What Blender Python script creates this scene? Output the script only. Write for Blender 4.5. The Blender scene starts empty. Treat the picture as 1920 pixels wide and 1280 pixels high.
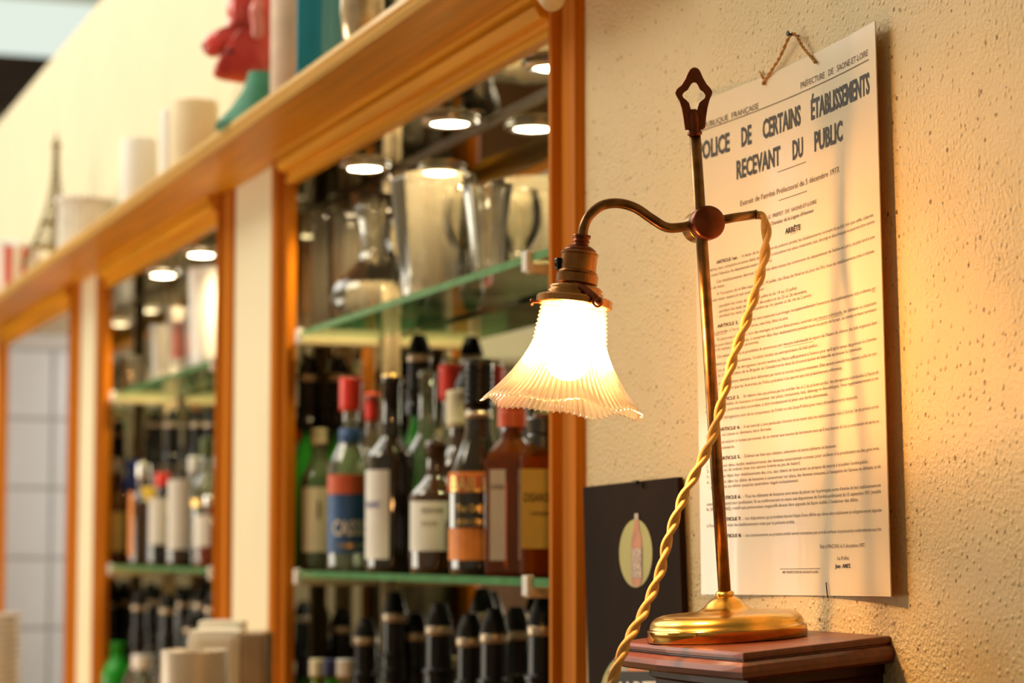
import bpy, bmesh, math, random
from mathutils import Vector, Matrix
random.seed(7)
S = bpy.context.scene
COL = S.collection
PI = math.pi
def R(a): return math.radians(a)

# ------------------------------------------------------------------ camera
EYE = 1.35
ALPHA, THETA, FPX = R(19.71), R(4.93), 4533.3
F_ = Vector((-math.cos(ALPHA)*math.cos(THETA), math.sin(ALPHA)*math.cos(THETA), math.sin(THETA)))
R_ = Vector((math.sin(ALPHA), math.cos(ALPHA), 0))
U_ = R_.cross(F_)
CAM = Vector((0, 0, EYE))
cd = bpy.data.cameras.new('camera'); cam = bpy.data.objects.new('camera', cd); COL.objects.link(cam)
m3 = Matrix((R_, U_, -F_)).transposed()
cam.matrix_world = Matrix.Translation(CAM) @ m3.to_4x4()
cd.lens = 85; cd.sensor_width = 36; cd.clip_start = 0.05; cd.clip_end = 60
cd.dof.use_dof = True; cd.dof.focus_distance = 2.10; cd.dof.aperture_fstop = 5.8; cd.dof.aperture_blades = 0
S.camera = cam
def ray(px, py): return F_ + R_*((px-960)/FPX) + U_*((640-py)/FPX)
def onY(px, py, y):
    d = ray(px, py); return CAM + d*(y/d.y)
def onZ(px, py, z): return CAM + ray(px, py)*z          # z = distance along the view axis
def Xat(px, y, py=640): return onY(px, py, y).x

# ------------------------------------------------------------------ world, lights, exposure
S.view_settings.view_transform = 'Standard'; S.view_settings.look = 'None'
S.view_settings.gamma = 1; S.view_settings.exposure = 0.28; S.view_settings.use_curve_mapping = False
S.cycles.max_bounces = 14; S.cycles.transparent_max_bounces = 32; S.cycles.transmission_bounces = 10
S.cycles.glossy_bounces = 8; S.cycles.caustics_refractive = False; S.cycles.caustics_reflective = False
S.cycles.sample_clamp_indirect = 4.0; S.cycles.use_denoising = True
w = bpy.data.worlds.new('world'); S.world = w; w.use_nodes = True
w.node_tree.nodes['Background'].inputs[0].default_value = (1.0, 0.82, 0.55, 1)
w.node_tree.nodes['Background'].inputs[1].default_value = 0.26
def area(name, loc, target, size, size_y, power, color):
    l = bpy.data.lights.new(name, 'AREA'); l.shape = 'RECTANGLE'; l.size = size; l.size_y = size_y; l.energy = power; l.color = color
    o = bpy.data.objects.new(name, l); COL.objects.link(o); o.location = loc
    o.rotation_euler = (Vector(target)-Vector(loc)).to_track_quat('-Z', 'Y').to_euler(); return o
area('stucco_raking_fill', (-3.6, -0.9, 3.3), (-1.9, 0.99, 1.8), 0.9, 0.9, 24, (1.0, 0.88, 0.66))  # unseen light added high in the room, rakes the stucco bumps
area('cabinet_fill', (-5.6, -2.7, 1.15), (-4.6, 0.95, 1.9), 3.2, 1.3, 70, (1.0, 0.93, 0.76))  # added fill for the cabinets and shelf underside, no window stands here
area('daylight_skylight', (-6.2, -0.5, 3.75), (-6.2, 0.4, 1.6), 5.0, 2.4, 58, (1.0, 0.94, 0.74))
D = 0.987           # wall face
SHF = EYE + 0.648   # underside of the long shelf

# ------------------------------------------------------------------ materials
MATS = {}
def lin(h):
    h = h.lstrip('#'); c = [int(h[i:i+2], 16)/255 for i in (0, 2, 4)]
    return tuple((x/12.92 if x <= .04045 else ((x+.055)/1.055)**2.4) for x in c)
def mat(name, color, rough=0.5, spec=0.5, metal=0.0, coat=0.0, trans=0.0, emit=None, estr=0, var=0.12, scale=30, bump=0.0, bdist=0.001, stretch=(1,1,1), ior=1.45, sub=0, alpha=None):
    if name in MATS: return MATS[name]
    m = bpy.data.materials.new(name); m.use_nodes = True; nt = m.node_tree; N = nt.nodes; L = nt.links
    b = N['Principled BSDF']
    b.inputs['Specular IOR Level'].default_value = spec
    b.inputs['Roughness'].default_value = rough; b.inputs['Metallic'].default_value = metal
    b.inputs['Coat Weight'].default_value = coat; b.inputs['Coat Roughness'].default_value = 0.08
    b.inputs['Transmission Weight'].default_value = trans; b.inputs['IOR'].default_value = ior
    if sub: b.inputs['Subsurface Weight'].default_value = sub; b.inputs['Subsurface Scale'].default_value = 0.01
    tc = N.new('ShaderNodeTexCoord'); mp = N.new('ShaderNodeMapping'); mp.inputs['Scale'].default_value = stretch
    L.new(tc.outputs['Object'], mp.inputs[0])
    no = N.new('ShaderNodeTexNoise'); no.inputs['Scale'].default_value = scale; no.inputs['Detail'].default_value = 5
    L.new(mp.outputs[0], no.inputs[0])
    cr = N.new('ShaderNodeValToRGB'); c = color
    cr.color_ramp.elements[0].position = .3; cr.color_ramp.elements[1].position = .7
    cr.color_ramp.elements[0].color = (*[x*(1-var) for x in c], 1); cr.color_ramp.elements[1].color = (*[min(1, x*(1+var)) for x in c], 1)
    L.new(no.outputs['Fac'], cr.inputs[0]); L.new(cr.outputs[0], b.inputs['Base Color'])
    if bump:
        bp = N.new('ShaderNodeBump'); bp.inputs['Strength'].default_value = bump; bp.inputs['Distance'].default_value = bdist
        L.new(no.outputs['Fac'], bp.inputs['Height']); L.new(bp.outputs[0], b.inputs['Normal'])
    if emit: b.inputs['Emission Color'].default_value = (*emit, 1); b.inputs['Emission Strength'].default_value = estr
    MATS[name] = m; return m
def emis(name, color, s):
    if name in MATS: return MATS[name]
    m = bpy.data.materials.new(name); m.use_nodes = True; N = m.node_tree.nodes; N.remove(N['Principled BSDF'])
    e = N.new('ShaderNodeEmission'); e.inputs[0].default_value = (*color, 1); e.inputs[1].default_value = s
    m.node_tree.links.new(e.outputs[0], N['Material Output'].inputs[0]); MATS[name] = m; return m
def thin(name, tint=(1,1,1), transl=0.0, tcol=(1,1,1), gloss_rough=0.03, fres=1.5, boost=1.0, white=0.0):
    """thin-walled glass: see-through + a fresnel glint + optional diffuse transmission"""
    if name in MATS: return MATS[name]
    m = bpy.data.materials.new(name); m.use_nodes = True; nt = m.node_tree; N = nt.nodes; L = nt.links; N.remove(N['Principled BSDF'])
    tr = N.new('ShaderNodeBsdfTransparent'); tr.inputs[0].default_value = (*tint, 1)
    gl = N.new('ShaderNodeBsdfGlossy'); gl.inputs['Roughness'].default_value = gloss_rough
    fr = N.new('ShaderNodeFresnel'); fr.inputs[0].default_value = fres
    mu = N.new('ShaderNodeMath'); mu.operation = 'MULTIPLY'; mu.use_clamp = True; mu.inputs[1].default_value = boost; L.new(fr.outputs[0], mu.inputs[0])
    base = tr.outputs[0]
    if transl > 0:
        tl = N.new('ShaderNodeBsdfTranslucent'); tl.inputs[0].default_value = (*tcol, 1)
        df = N.new('ShaderNodeBsdfDiffuse'); df.inputs[0].default_value = (*tcol, 1)
        a = N.new('ShaderNodeMixShader'); a.inputs[0].default_value = 0.35; L.new(tl.outputs[0], a.inputs[1]); L.new(df.outputs[0], a.inputs[2])
        mx = N.new('ShaderNodeMixShader'); mx.inputs[0].default_value = transl; L.new(tr.outputs[0], mx.inputs[1]); L.new(a.outputs[0], mx.inputs[2]); base = mx.outputs[0]
    m2 = N.new('ShaderNodeMixShader'); L.new(mu.outputs[0], m2.inputs[0]); L.new(base, m2.inputs[1]); L.new(gl.outputs[0], m2.inputs[2])
    L.new(m2.outputs[0], N['Material Output'].inputs[0]); MATS[name] = m; return m

def plaster():
    m = bpy.data.materials.new('painted_stucco'); m.use_nodes = True; nt = m.node_tree; N = nt.nodes; L = nt.links; b = N['Principled BSDF']
    tc = N.new('ShaderNodeTexCoord')
    n1 = N.new('ShaderNodeTexNoise'); n1.inputs['Scale'].default_value = 240; n1.inputs['Detail'].default_value = 4; n1.inputs['Roughness'].default_value = .55; L.new(tc.outputs['Object'], n1.inputs[0])
    n3 = N.new('ShaderNodeTexNoise'); n3.inputs['Scale'].default_value = 7; n3.inputs['Detail'].default_value = 2; L.new(tc.outputs['Object'], n3.inputs[0])
    sx = N.new('ShaderNodeSeparateXYZ'); L.new(tc.outputs['Object'], sx.inputs[0]); cx = N.new('ShaderNodeCombineXYZ'); L.new(sx.outputs['X'], cx.inputs[0]); L.new(sx.outputs['Z'], cx.inputs[1])
    v = N.new('ShaderNodeTexVoronoi'); v.voronoi_dimensions = '2D'; v.inputs['Scale'].default_value = 105; v.inputs['Randomness'].default_value = 1; L.new(cx.outputs[0], v.inputs[0])
    # droplets: raised blobs, only in some cells
    blob = N.new('ShaderNodeMapRange'); blob.inputs[1].default_value = 0.0; blob.inputs[2].default_value = 0.26; blob.inputs[3].default_value = 1; blob.inputs[4].default_value = 0; L.new(v.outputs['Distance'], blob.inputs[0])
    sep = N.new('ShaderNodeSeparateColor'); L.new(v.outputs['Color'], sep.inputs[0])
    gt = N.new('ShaderNodeMath'); gt.operation = 'GREATER_THAN'; gt.inputs[1].default_value = .6; L.new(sep.outputs[0], gt.inputs[0])
    bl = N.new('ShaderNodeMath'); bl.operation = 'MULTIPLY'; L.new(blob.outputs[0], bl.inputs[0]); L.new(gt.outputs[0], bl.inputs[1])
    # pits
    v2 = N.new('ShaderNodeTexVoronoi'); v2.voronoi_dimensions = '2D'; v2.inputs['Scale'].default_value = 52; L.new(cx.outputs[0], v2.inputs[0])
    sep2 = N.new('ShaderNodeSeparateColor'); L.new(v2.outputs['Color'], sep2.inputs[0])
    rad = N.new('ShaderNodeMapRange'); rad.inputs[1].default_value = .55; rad.inputs[2].default_value = 1.0; rad.inputs[3].default_value = 0.0; rad.inputs[4].default_value = 0.11; L.new(sep2.outputs[1], rad.inputs[0])
    lt = N.new('ShaderNodeMath'); lt.operation = 'SUBTRACT'; L.new(rad.outputs[0], lt.inputs[0]); L.new(v2.outputs['Distance'], lt.inputs[1])
    pit = N.new('ShaderNodeMapRange'); pit.inputs[1].default_value = 0.0; pit.inputs[2].default_value = .03; L.new(lt.outputs[0], pit.inputs[0])
    # patches where the roller left a rougher skin
    rg = N.new('ShaderNodeMapRange'); rg.inputs[1].default_value = .42; rg.inputs[2].default_value = .62; rg.inputs[3].default_value = .35; rg.inputs[4].default_value = 1.0; L.new(n3.outputs['Fac'], rg.inputs[0])
    h1 = N.new('ShaderNodeMath'); h1.operation = 'MULTIPLY'; L.new(n1.outputs['Fac'], h1.inputs[0]); L.new(rg.outputs[0], h1.inputs[1])
    h2 = N.new('ShaderNodeMath'); h2.operation = 'MULTIPLY_ADD'; h2.inputs[1].default_value = .38; L.new(bl.outputs[0], h2.inputs[0]); L.new(h1.outputs[0], h2.inputs[2])
    h3 = N.new('ShaderNodeMath'); h3.operation = 'MULTIPLY_ADD'; h3.inputs[1].default_value = -1.0; L.new(pit.outputs[0], h3.inputs[0]); L.new(h2.outputs[0], h3.inputs[2])
    bp = N.new('ShaderNodeBump'); bp.inputs['Strength'].default_value = 1.0; bp.inputs['Distance'].default_value = .0032; L.new(h3.outputs[0], bp.inputs['Height'])
    L.new(bp.outputs[0], b.inputs['Normal'])
    cr = N.new('ShaderNodeValToRGB'); cr.color_ramp.elements[0].position = .35; cr.color_ramp.elements[1].position = .65
    cr.color_ramp.elements[0].color = (.62, .475, .25, 1); cr.color_ramp.elements[1].color = (.69, .54, .295, 1); L.new(n3.outputs['Fac'], cr.inputs[0])
    mx = N.new('ShaderNodeMix'); mx.data_type = 'RGBA'; L.new(pit.outputs[0], mx.inputs[0]); L.new(cr.outputs[0], mx.inputs[6]); mx.inputs[7].default_value = (.30, .17, .06, 1)
    L.new(mx.outputs[2], b.inputs['Base Color']); b.inputs['Roughness'].default_value = .48
    b.inputs['Specular IOR Level'].default_value = .4
    return m
M_PL = plaster()
M_CREAM = mat('cream_paint', (.77, .69, .48), .55, var=.03, scale=4)
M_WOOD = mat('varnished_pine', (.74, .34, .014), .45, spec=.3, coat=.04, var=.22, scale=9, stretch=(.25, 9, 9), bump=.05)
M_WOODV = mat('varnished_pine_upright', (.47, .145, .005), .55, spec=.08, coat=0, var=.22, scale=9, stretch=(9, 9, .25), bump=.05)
M_WOODD = mat('pine_fascia_light', (.74, .46, .13), .35, coat=.35, var=.12, scale=9, stretch=(.25, 9, 9))
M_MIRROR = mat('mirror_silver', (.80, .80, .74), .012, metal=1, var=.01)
M_CHROME = mat('chrome', (.8, .78, .74), .15, metal=1, var=.02)
M_STD = mat('beige_metal', (.72, .60, .40), .4, metal=.3, var=.03)
M_BRASS = mat('polished_brass', (.74, .45, .10), .24, metal=1, var=.14, scale=30, bump=.03)
M_BRASSD = mat('aged_brass', (.21, .105, .038), .30, metal=1, var=.45, scale=60, bump=.08)
M_BRONZE = mat('dark_bronze', (.17, .045, .018), .33, metal=.85, var=.25, scale=60)
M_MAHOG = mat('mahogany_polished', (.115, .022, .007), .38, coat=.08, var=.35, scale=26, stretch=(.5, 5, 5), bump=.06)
M_CORD = mat('fabric_cord', (.66, .40, .14), .75, var=.12, scale=900, bump=.5, bdist=.0004)
M_TWINE = mat('jute_twine', (.52, .27, .08), .8, var=.2, scale=600, bump=.4)
M_BLACK = mat('black_plastic', (.004, .0035, .0035), .25, spec=.35, coat=0, var=.1)
M_DARKG = mat('dark_glass', (.012, .008, .004), .06, coat=1, var=.2)
M_BAND = mat('brushed_band', (.42, .33, .24), .35, metal=.7, var=.05)
M_RED = mat('red_cap', (.86, .03, .01), .35, coat=.4, var=.06)
M_GREEN = thin('green_glass', tint=(.10, .70, .10), transl=.45, tcol=(.03, .80, .05), gloss_rough=.05, boost=1.5)
M_CLEARB = thin('clear_bottle', tint=(.80, .84, .68), transl=.16, tcol=(.85, .9, .6), gloss_rough=.04, boost=2.2)
M_AMBER = thin('amber_spirit', tint=(.62, .17, .02), transl=.25, tcol=(.75, .22, .02), gloss_rough=.05, boost=1.6)
M_BROWN = mat('brown_glass', (.045, .018, .006), .06, coat=1, var=.2)
M_LCREAM = mat('cream_label_paper', (.70, .62, .42), .6, var=.04)
M_LWHITE = mat('white_label_paper', (.74, .73, .70), .6, var=.03)
M_LBLUE = mat('blue_label_paper', (.03, .10, .28), .5, var=.35, scale=40)
M_LYEL = mat('yellow_label_paper', (.62, .47, .09), .6, var=.05)
M_LOR = mat('orange_label_paper', (.72, .23, .03), .5, var=.15)
M_GOLD = mat('gold_foil', (.75, .48, .16), .3, metal=.8, var=.1)
M_INK = mat('black_ink', (.018, .010, .005), .6, var=.05)
M_INKB = mat('brown_black_ink', (.055, .030, .012), .6, var=.05)
M_INKW = mat('pale_ink', (.8, .72, .6), .6, var=.05)
M_GLASS = thin('drinking_glass', tint=(.90, .90, .86), fres=1.5, boost=2.0, transl=.12, tcol=(1, .9, .7))
M_SHEETG = thin('shelf_glass', tint=(.86, .93, .86), fres=1.45, boost=1.0, transl=.06, tcol=(.9, .85, .6))
M_GEDGE = mat('shelf_glass_edge', (.10, .30, .13), .12, trans=.2, var=.15)
M_SHADE = thin('pressed_glass_shade', tint=(1, .975, .93), transl=.13, tcol=(1, .92, .82), gloss_rough=.12, fres=1.45, boost=.8)
M_BULBG = emis('bulb_glow', (1.0, .51, .17), 540)
M_SPOT = emis('spot_glow', (1.0, .80, .50), 36)
M_WHITE = mat('white_ceramic', (.80, .78, .75), .25, coat=.3, var=.02)
M_WAXC = mat('cream_wax', (.74, .62, .42), .5, var=.03, sub=.2)
M_WAXW = mat('white_wax', (.82, .80, .78), .5, var=.02, sub=.2)
M_TILE = mat('pale_tile', (.55, .56, .55), .25, coat=.2, var=.04, scale=3)
M_GROUT = mat('grey_grout', (.30, .29, .27), .8, var=.05)
M_BEAM = mat('dark_beam_wood', (.035, .02, .012), .6, var=.3, stretch=(1, .1, 1))
M_STEEL = mat('brushed_steel', (.50, .45, .40), .35, metal=.6, var=.04)

# ------------------------------------------------------------------ mesh helpers (world coordinates, shifted to the parent on linking)
def obj(name, bm, m, parent=None, smooth=False, loc=None, world=True):
    me = bpy.data.meshes.new(name)
    bm.normal_update(); bm.to_mesh(me); bm.free()
    ms = m if isinstance(m, (list, tuple)) else [m]
    for x in ms: me.materials.append(x)
    if smooth:
        for p in me.polygons: p.use_smooth = True
    o = bpy.data.objects.new(name, me); COL.objects.link(o)
    if parent is not None:
        o.parent = parent
        if world:
            off = Vector((0,0,0)); q = parent
            while q is not None: off = off + Vector(q.location); q = q.parent
            me.transform(Matrix.Translation(-off))
    if loc is not None: o.location = loc
    return o
def tag(o, label, cat, group=None, kind=None):
    o['label'] = label; o['category'] = cat
    if group: o['group'] = group
    if kind: o['kind'] = kind
    return o
def struct(name, bm, m, **k):
    o = obj(name, bm, m, **k); o['kind'] = 'structure'; return o
def empty(name, loc, label, cat, group=None, rz=0):
    o = bpy.data.objects.new(name, None); COL.objects.link(o); o.location = loc; o.rotation_euler = (0, 0, rz); o.empty_display_size = .02
    return tag(o, label, cat, group)
def dup(root, loc, rz=None, label=None, group=None, scale=None):
    r = root.copy(); COL.objects.link(r); r.location = loc
    if rz is not None: r.rotation_euler = (0, 0, rz)
    if label: r['label'] = label
    if group: r['group'] = group
    if scale: r.scale = scale
    for ch in list(root.children):
        c = ch.copy(); COL.objects.link(c); c.parent = r
        for g in ch.children:
            d = g.copy(); COL.objects.link(d); d.parent = c
    return r
def B(): return bmesh.new()
def box(bm, x0, x1, y0, y1, z0, z1, mi=0, bev=0.0):
    vs = [bm.verts.new((x, y, z)) for x in (x0, x1) for y in (y0, y1) for z in (z0, z1)]
    fs = []
    for q in ((0,1,3,2), (4,6,7,5), (0,4,5,1), (2,3,7,6), (0,2,6,4), (1,5,7,3)):
        f = bm.faces.new([vs[i] for i in q]); f.material_index = mi; fs.append(f)
    if bev:
        es = list({e for f in fs for e in f.edges}); bmesh.ops.bevel(bm, geom=es, offset=bev, segments=2, affect='EDGES', profile=.6)
    return bm
def frame_axes(axis):
    a = Vector(axis).normalized(); t = Vector((0,0,1)) if abs(a.z) < .9 else Vector((1,0,0))
    u = t.cross(a).normalized(); return u, a.cross(u), a
def lathe(bm, prof, seg=24, o=(0,0,0), axis=(0,0,1), mi=0, rfun=None, cap=True):
    """prof: list of (radius, height); rfun(theta, i, n) adds to (radius, height)"""
    u, v, a = frame_axes(axis); o = Vector(o); rings = []
    for i, (r, h) in enumerate(prof):
        ring = []
        for k in range(seg):
            th = 2*PI*k/seg; dr, dh = rfun(th, i, len(prof)) if rfun else (0, 0)
            ring.append(bm.verts.new(o + (u*math.cos(th) + v*math.sin(th))*max(r+dr, 1e-5) + a*(h+dh)))
        rings.append(ring)
    for A, Bq in zip(rings, rings[1:]):
        for k in range(seg):
            f = bm.faces.new((A[k], A[(k+1) % seg], Bq[(k+1) % seg], Bq[k])); f.material_index = mi
    if cap:
        for ring, rev in ((rings[0], True), (rings[-1], False)):
            f = bm.faces.new(ring[::-1] if rev else ring); f.material_index = mi
    return bm
def tube(bm, pts, r, seg=10, mi=0, cap=True):
    pts = [Vector(p) for p in pts]; rings = []; n = len(pts)
    t0 = (pts[1]-pts[0]).normalized(); u = t0.cross(Vector((.3, .9, .31))).normalized()
    for i, p in enumerate(pts):
        t = (pts[min(i+1, n-1)]-pts[max(i-1, 0)]).normalized()
        u = (u - t*u.dot(t)).normalized(); v = t.cross(u); rr = r[i] if isinstance(r, (list, tuple)) else r
        rings.append([bm.verts.new(p + (u*math.cos(2*PI*k/seg)+v*math.sin(2*PI*k/seg))*rr) for k in range(seg)])
    for A, Bq in zip(rings, rings[1:]):
        for k in range(seg):
            f = bm.faces.new((A[k], A[(k+1) % seg], Bq[(k+1) % seg], Bq[k])); f.material_index = mi
    if cap: bm.faces.new(rings[0][::-1]); bm.faces.new(rings[-1])
    return bm
def spline(pts, n=8):
    pts = [Vector(p) for p in pts]; P = [pts[0]*2-pts[1]] + pts + [pts[-1]*2-pts[-2]]; out = []
    for i in range(1, len(P)-2):
        a, b, c, d = P[i-1:i+3]
        for k in range(n):
            t = k/n; out.append(.5*((2*b)+(-a+c)*t+(2*a-5*b+4*c-d)*t*t+(-a+3*b-3*c+d)*t**3))
    out.append(pts[-1]); return out
def extrude_poly(bm, poly, thick, mi=0, bev=0):
    """poly: 3-D points of a flat outline, thick: Vector"""
    a = [bm.verts.new(p) for p in poly]; b = [bm.verts.new(Vector(p)+thick) for p in poly]; n = len(poly)
    fs = [bm.faces.new(a[::-1]), bm.faces.new(b)]
    for i in range(n): fs.append(bm.faces.new((a[i], a[(i+1) % n], b[(i+1) % n], b[i])))
    for f in fs: f.material_index = mi
    if bev: bmesh.ops.bevel(bm, geom=list(fs[1].edges)+list(fs[0].edges), offset=bev, segments=2, affect='EDGES')
    bmesh.ops.recalc_face_normals(bm, faces=bm.faces)
    return bm
def sweep_profile(bm, prof, p0, p1, ax1, ax2):
    """straight moulding: 2-D profile (a,b) along ax1/ax2 swept from p0 to p1"""
    poly = [Vector(p0)+Vector(ax1)*a+Vector(ax2)*b for a, b in prof]
    return extrude_poly(bm, poly, Vector(p1)-Vector(p0))

# flat printed lettering
_tc = {}
def glyphs(s, bold=0.0):
    if (s, bold) in _tc: return _tc[(s, bold)]
    c = bpy.data.curves.new('t', 'FONT'); c.body = s; c.size = 1; c.resolution_u = 2; c.offset = bold; c.fill_mode = 'FRONT'
    o = bpy.data.objects.new('t', c); COL.objects.link(o)
    dg = bpy.context.evaluated_depsgraph_get(); me = bpy.data.meshes.new_from_object(o.evaluated_get(dg))
    vs = [tuple(v.co) for v in me.vertices]; fs = [tuple(p.vertices) for p in me.polygons]
    bpy.data.objects.remove(o); bpy.data.curves.remove(c); bpy.data.meshes.remove(me)
    x0 = min(v[0] for v in vs); x1 = max(v[0] for v in vs)
    _tc[(s, bold)] = ([((v[0]-x0)/(x1-x0), v[1]/.729) for v in vs], fs); return _tc[(s, bold)]
def put_text(bm, s, P1, P2, up, cap, bold=0.0, mi=0, warp=None):
    vs, fs = glyphs(s, bold); P1 = Vector(P1); P2 = Vector(P2); up = Vector(up)
    V = []
    for x, y in vs:
        p = P1 + (P2-P1)*x + up*(y*cap); V.append(bm.verts.new(warp(p) if warp else p))
    for f in fs:
        try: q = bm.faces.new([V[i] for i in f]); q.material_index = mi
        except ValueError: pass

# ------------------------------------------------------------------ the setting
def wall_box(name, parts, m, **k):
    bm = B()
    for p in parts: box(bm, *p)
    return struct(name, bm, m, **k)
ZC = EYE + 2.75
# opening edges on the wall face
N1 = (-3.835, -2.607); N2 = (-5.50, -4.325); N3 = (-7.17, -5.95); ST = .095
ZB = EYE - .62
wall_box('wall_right', [(N1[1]+ST, 3.0, D, D+.25, 0, ZC)], M_PL)
wall_box('wall_bar', [
    (N2[1]+ST-.005, N1[0]-ST+.005, D, D+.012, 0, SHF),
    (N3[1]+ST-.03, N2[0]-ST+.005, D, D+.012, 0, SHF),
    (-12, N3[0]-ST+.005, D, D+.012, 0, SHF),
    (N3[0]-ST, N1[1]+ST, D, D+.25, 0, ZB-.03), ], M_CREAM)
wall_box('wall_upper', [(-12, N1[1]+ST, D, D+.25, SHF, EYE+1.30)], M_CREAM)
wall_box('floor', [(-12.2, 3, -3.2, 4.5, -.1, 0)], mat('brown_floor_tiles', (.16, .09, .05), .35, var=.2, scale=3))
wall_box('wall_behind', [(3, 3.2, -3.2, 1.2, 0, ZC)], M_CREAM)  # unseen wall added to keep ambient light off the bracket's near side
wall_box('ceiling', [(-12.2, 3, -3.2, 4.5, ZC, ZC+.1)], mat('ceiling_plaster', (.72, .72, .64), .8, var=.04, scale=2))
wall_box('wall_far', [(-12.2, -12, -3.2, 4.5, EYE+.95, ZC)], M_CREAM)
wall_box('wall_far_panelling', [(-12.2, -11.98, -3.2, 4.5, 0, EYE+.95)], mat('panelling_wood', (.16, .07, .02), .4, var=.3, scale=3, stretch=(1, 6, .3)))
wall_box('trim_1', [(-12, -11.8, -3.2, 4.5, EYE+.98, EYE+1.12)], mat('lit_rail_paint', (.78, .68, .38), .5, var=.04))
wall_box('trim_2', [(-11.7, -11.4, -3.2, 4.5, EYE+2.08, EYE+2.33)], M_BEAM)
wall_box('wall_opposite', [(-12.2, -10.25, -3.2, -3.0, 0, ZC), (-9.45, -2.5, -3.2, -3.0, 0, ZC), (-10.25, -9.45, -3.2, -3, 0, .5), (-10.25, -9.45, -3.2, -3, EYE+1.9, ZC)], M_CREAM)
# daylight windows (sky behind glass)
M_SKYG = emis('skylight_daylight', (.86, .96, .84), .75); M_SKYC = emis('roof_daylight', (1, .98, .9), 1.6)
wall_box('window_3', [(-11.8, -5.5, -2.9, .4, ZC-.03, ZC-.01)], M_SKYC)
wall_box('window_1', [(-11.99, -11.97, -.4, 4.4, EYE+2.36, ZC-.02)], M_SKYG)
wall_box('window_2', [(-10.25, -9.45, -3.12, -3.10, .5, EYE+1.9)], emis('window_daylight', (.95, .98, 1.0), 4.0))
bm = B()
for x in (-10.25, -9.85, -9.49): box(bm, x, x+.04, -3.1, -3.02, .5, EYE+1.9)
for z in (.5, 1.6, 2.5, EYE+1.86): box(bm, -10.25, -9.45, -3.1, -3.02, z, z+.04)
struct('trim_3', bm, M_BEAM)

# hatch with pale tiles beyond the third frame
hx = -7.3
bm = B(); box(bm, hx-.05, hx, D+.02, 3.2, 0, EYE+1.3)
box(bm, hx, -5.0, 3.2, 3.3, 0, EYE+1.3); box(bm, -5.86, -5.82, D+.02, 3.2, 0, EYE+1.3)
box(bm, hx, -5.82, D+.02, 3.2, EYE+.70, EYE+.75)
wh = struct('wall_hatch', bm, M_GROUT); 
ts = .208; zt0 = EYE - .024; tile0 = None
ys = [1.146-.2085, 1.146, 1.146+.208, 1.146+.416, 1.146+.624]
for iy, ya in enumerate(ys):
    for iz in range(-3, 3):
        z0 = zt0 + iz*ts; z0 += 0.0
        y0 = max(ya, D+.022)
        bm = B(); box(bm, hx-.002, hx+.006, y0+.004, ya+ts-.004, z0+.004, z0+ts-.004, bev=.002)
        o = obj('tile', bm, M_TILE, wh)
bm = B(); box(bm, hx-.002, hx+.012, D+.022, 2.0, zt0+3*ts+.002, EYE+.70); obj('plaster_band', bm, mat('grey_plaster', (.50, .48, .43), .6, var=.03), wh)

# unseen area light added to brighten the tiles inside the hatch
area('hatch_light', (-6.2, 1.7, EYE+.62), (-7.2, 1.2, EYE-.2), .5, .5, 17, (1, .97, .92))

# ------------------------------------------------------------------ cabinets
YB = 1.147      # mirror plane
ZTOP = EYE + .622
def cabinet(x0, x1, xin0, xin1, label, mirrored=True, bottom=ZB):
    root = empty('bar_cabinet' if mirrored else 'hatch_frame', ((x0+x1)/2, D, bottom), label, 'cabinet' if mirrored else 'frame')
    top = EYE + .600
    # stile mouldings: cross-section in (x away from the opening, y), y negative = towards the room
    prof = [(0, .011), (0, -.004), (.008, -.010), (.017, -.004), (.022, -.004), (.024, -.014), (.032, -.020), (.042, -.020), (.046, -.010), (.090, -.010), (ST, -.004), (ST, .011)]
    for sx, xx in ((-1, x0), (1, x1)):
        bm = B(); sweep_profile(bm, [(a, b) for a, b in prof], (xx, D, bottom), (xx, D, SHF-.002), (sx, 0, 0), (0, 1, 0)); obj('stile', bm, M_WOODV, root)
    rp = [(0, .011), (0, -.004), (.006, -.009), (.013, -.004), (.018, -.004), (.020, -.018), (.032, -.026), (.036, -.012), (.040, -.030), (.047, -.030), (.047, .011)]
    bm = B(); sweep_profile(bm, [(a, b) for a, b in rp], (x0, D, top), (x1, D, top), (0, 0, 1), (0, 1, 0)); obj('top_rail', bm, M_WOOD, root)
    bm = B(); box(bm, x0, x1, D-.004, D+.011, bottom, bottom+.05); obj('bottom_rail', bm, M_WOOD, root)
    if mirrored:
        bm = B(); box(bm, xin0, xin1, YB, YB+.006, bottom, ZTOP+.006); obj('back_mirror', bm, M_MIRROR, root)
        bm = B(); box(bm, xin0, xin0+.006, D+.0125, YB, bottom, ZTOP); obj('side_mirror', bm, M_MIRROR, root)
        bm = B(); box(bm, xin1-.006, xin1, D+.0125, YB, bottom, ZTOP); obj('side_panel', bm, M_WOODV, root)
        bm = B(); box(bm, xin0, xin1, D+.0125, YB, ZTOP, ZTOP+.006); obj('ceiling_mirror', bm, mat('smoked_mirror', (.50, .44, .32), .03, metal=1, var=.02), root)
        bm = B(); box(bm, xin0, xin1, D+.03, YB, bottom-.02, bottom); obj('floor_board', bm, M_WOOD, root)
        bm = B(); box(bm, xin0+.006, xin1-.006, YB-.006, YB-.0005, ZTOP-.006, ZTOP-.0005); obj('mirror_trim', bm, mat('grey_channel', (.30, .25, .18), .35, metal=.8), root)
    return root
cab1 = cabinet(N1[0], N1[1], -4.16, -2.56, 'wooden framed mirrored bar cabinet nearest the brass lamp')
cab2 = cabinet(N2[0], N2[1], -5.76, -4.26, 'wooden framed mirrored bar cabinet between the two cream piers')
cab3 = cabinet(N3[0], N3[1], 0, 0, 'wooden frame around the pale tiled hatch at far left', mirrored=False, bottom=0.02)
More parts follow.
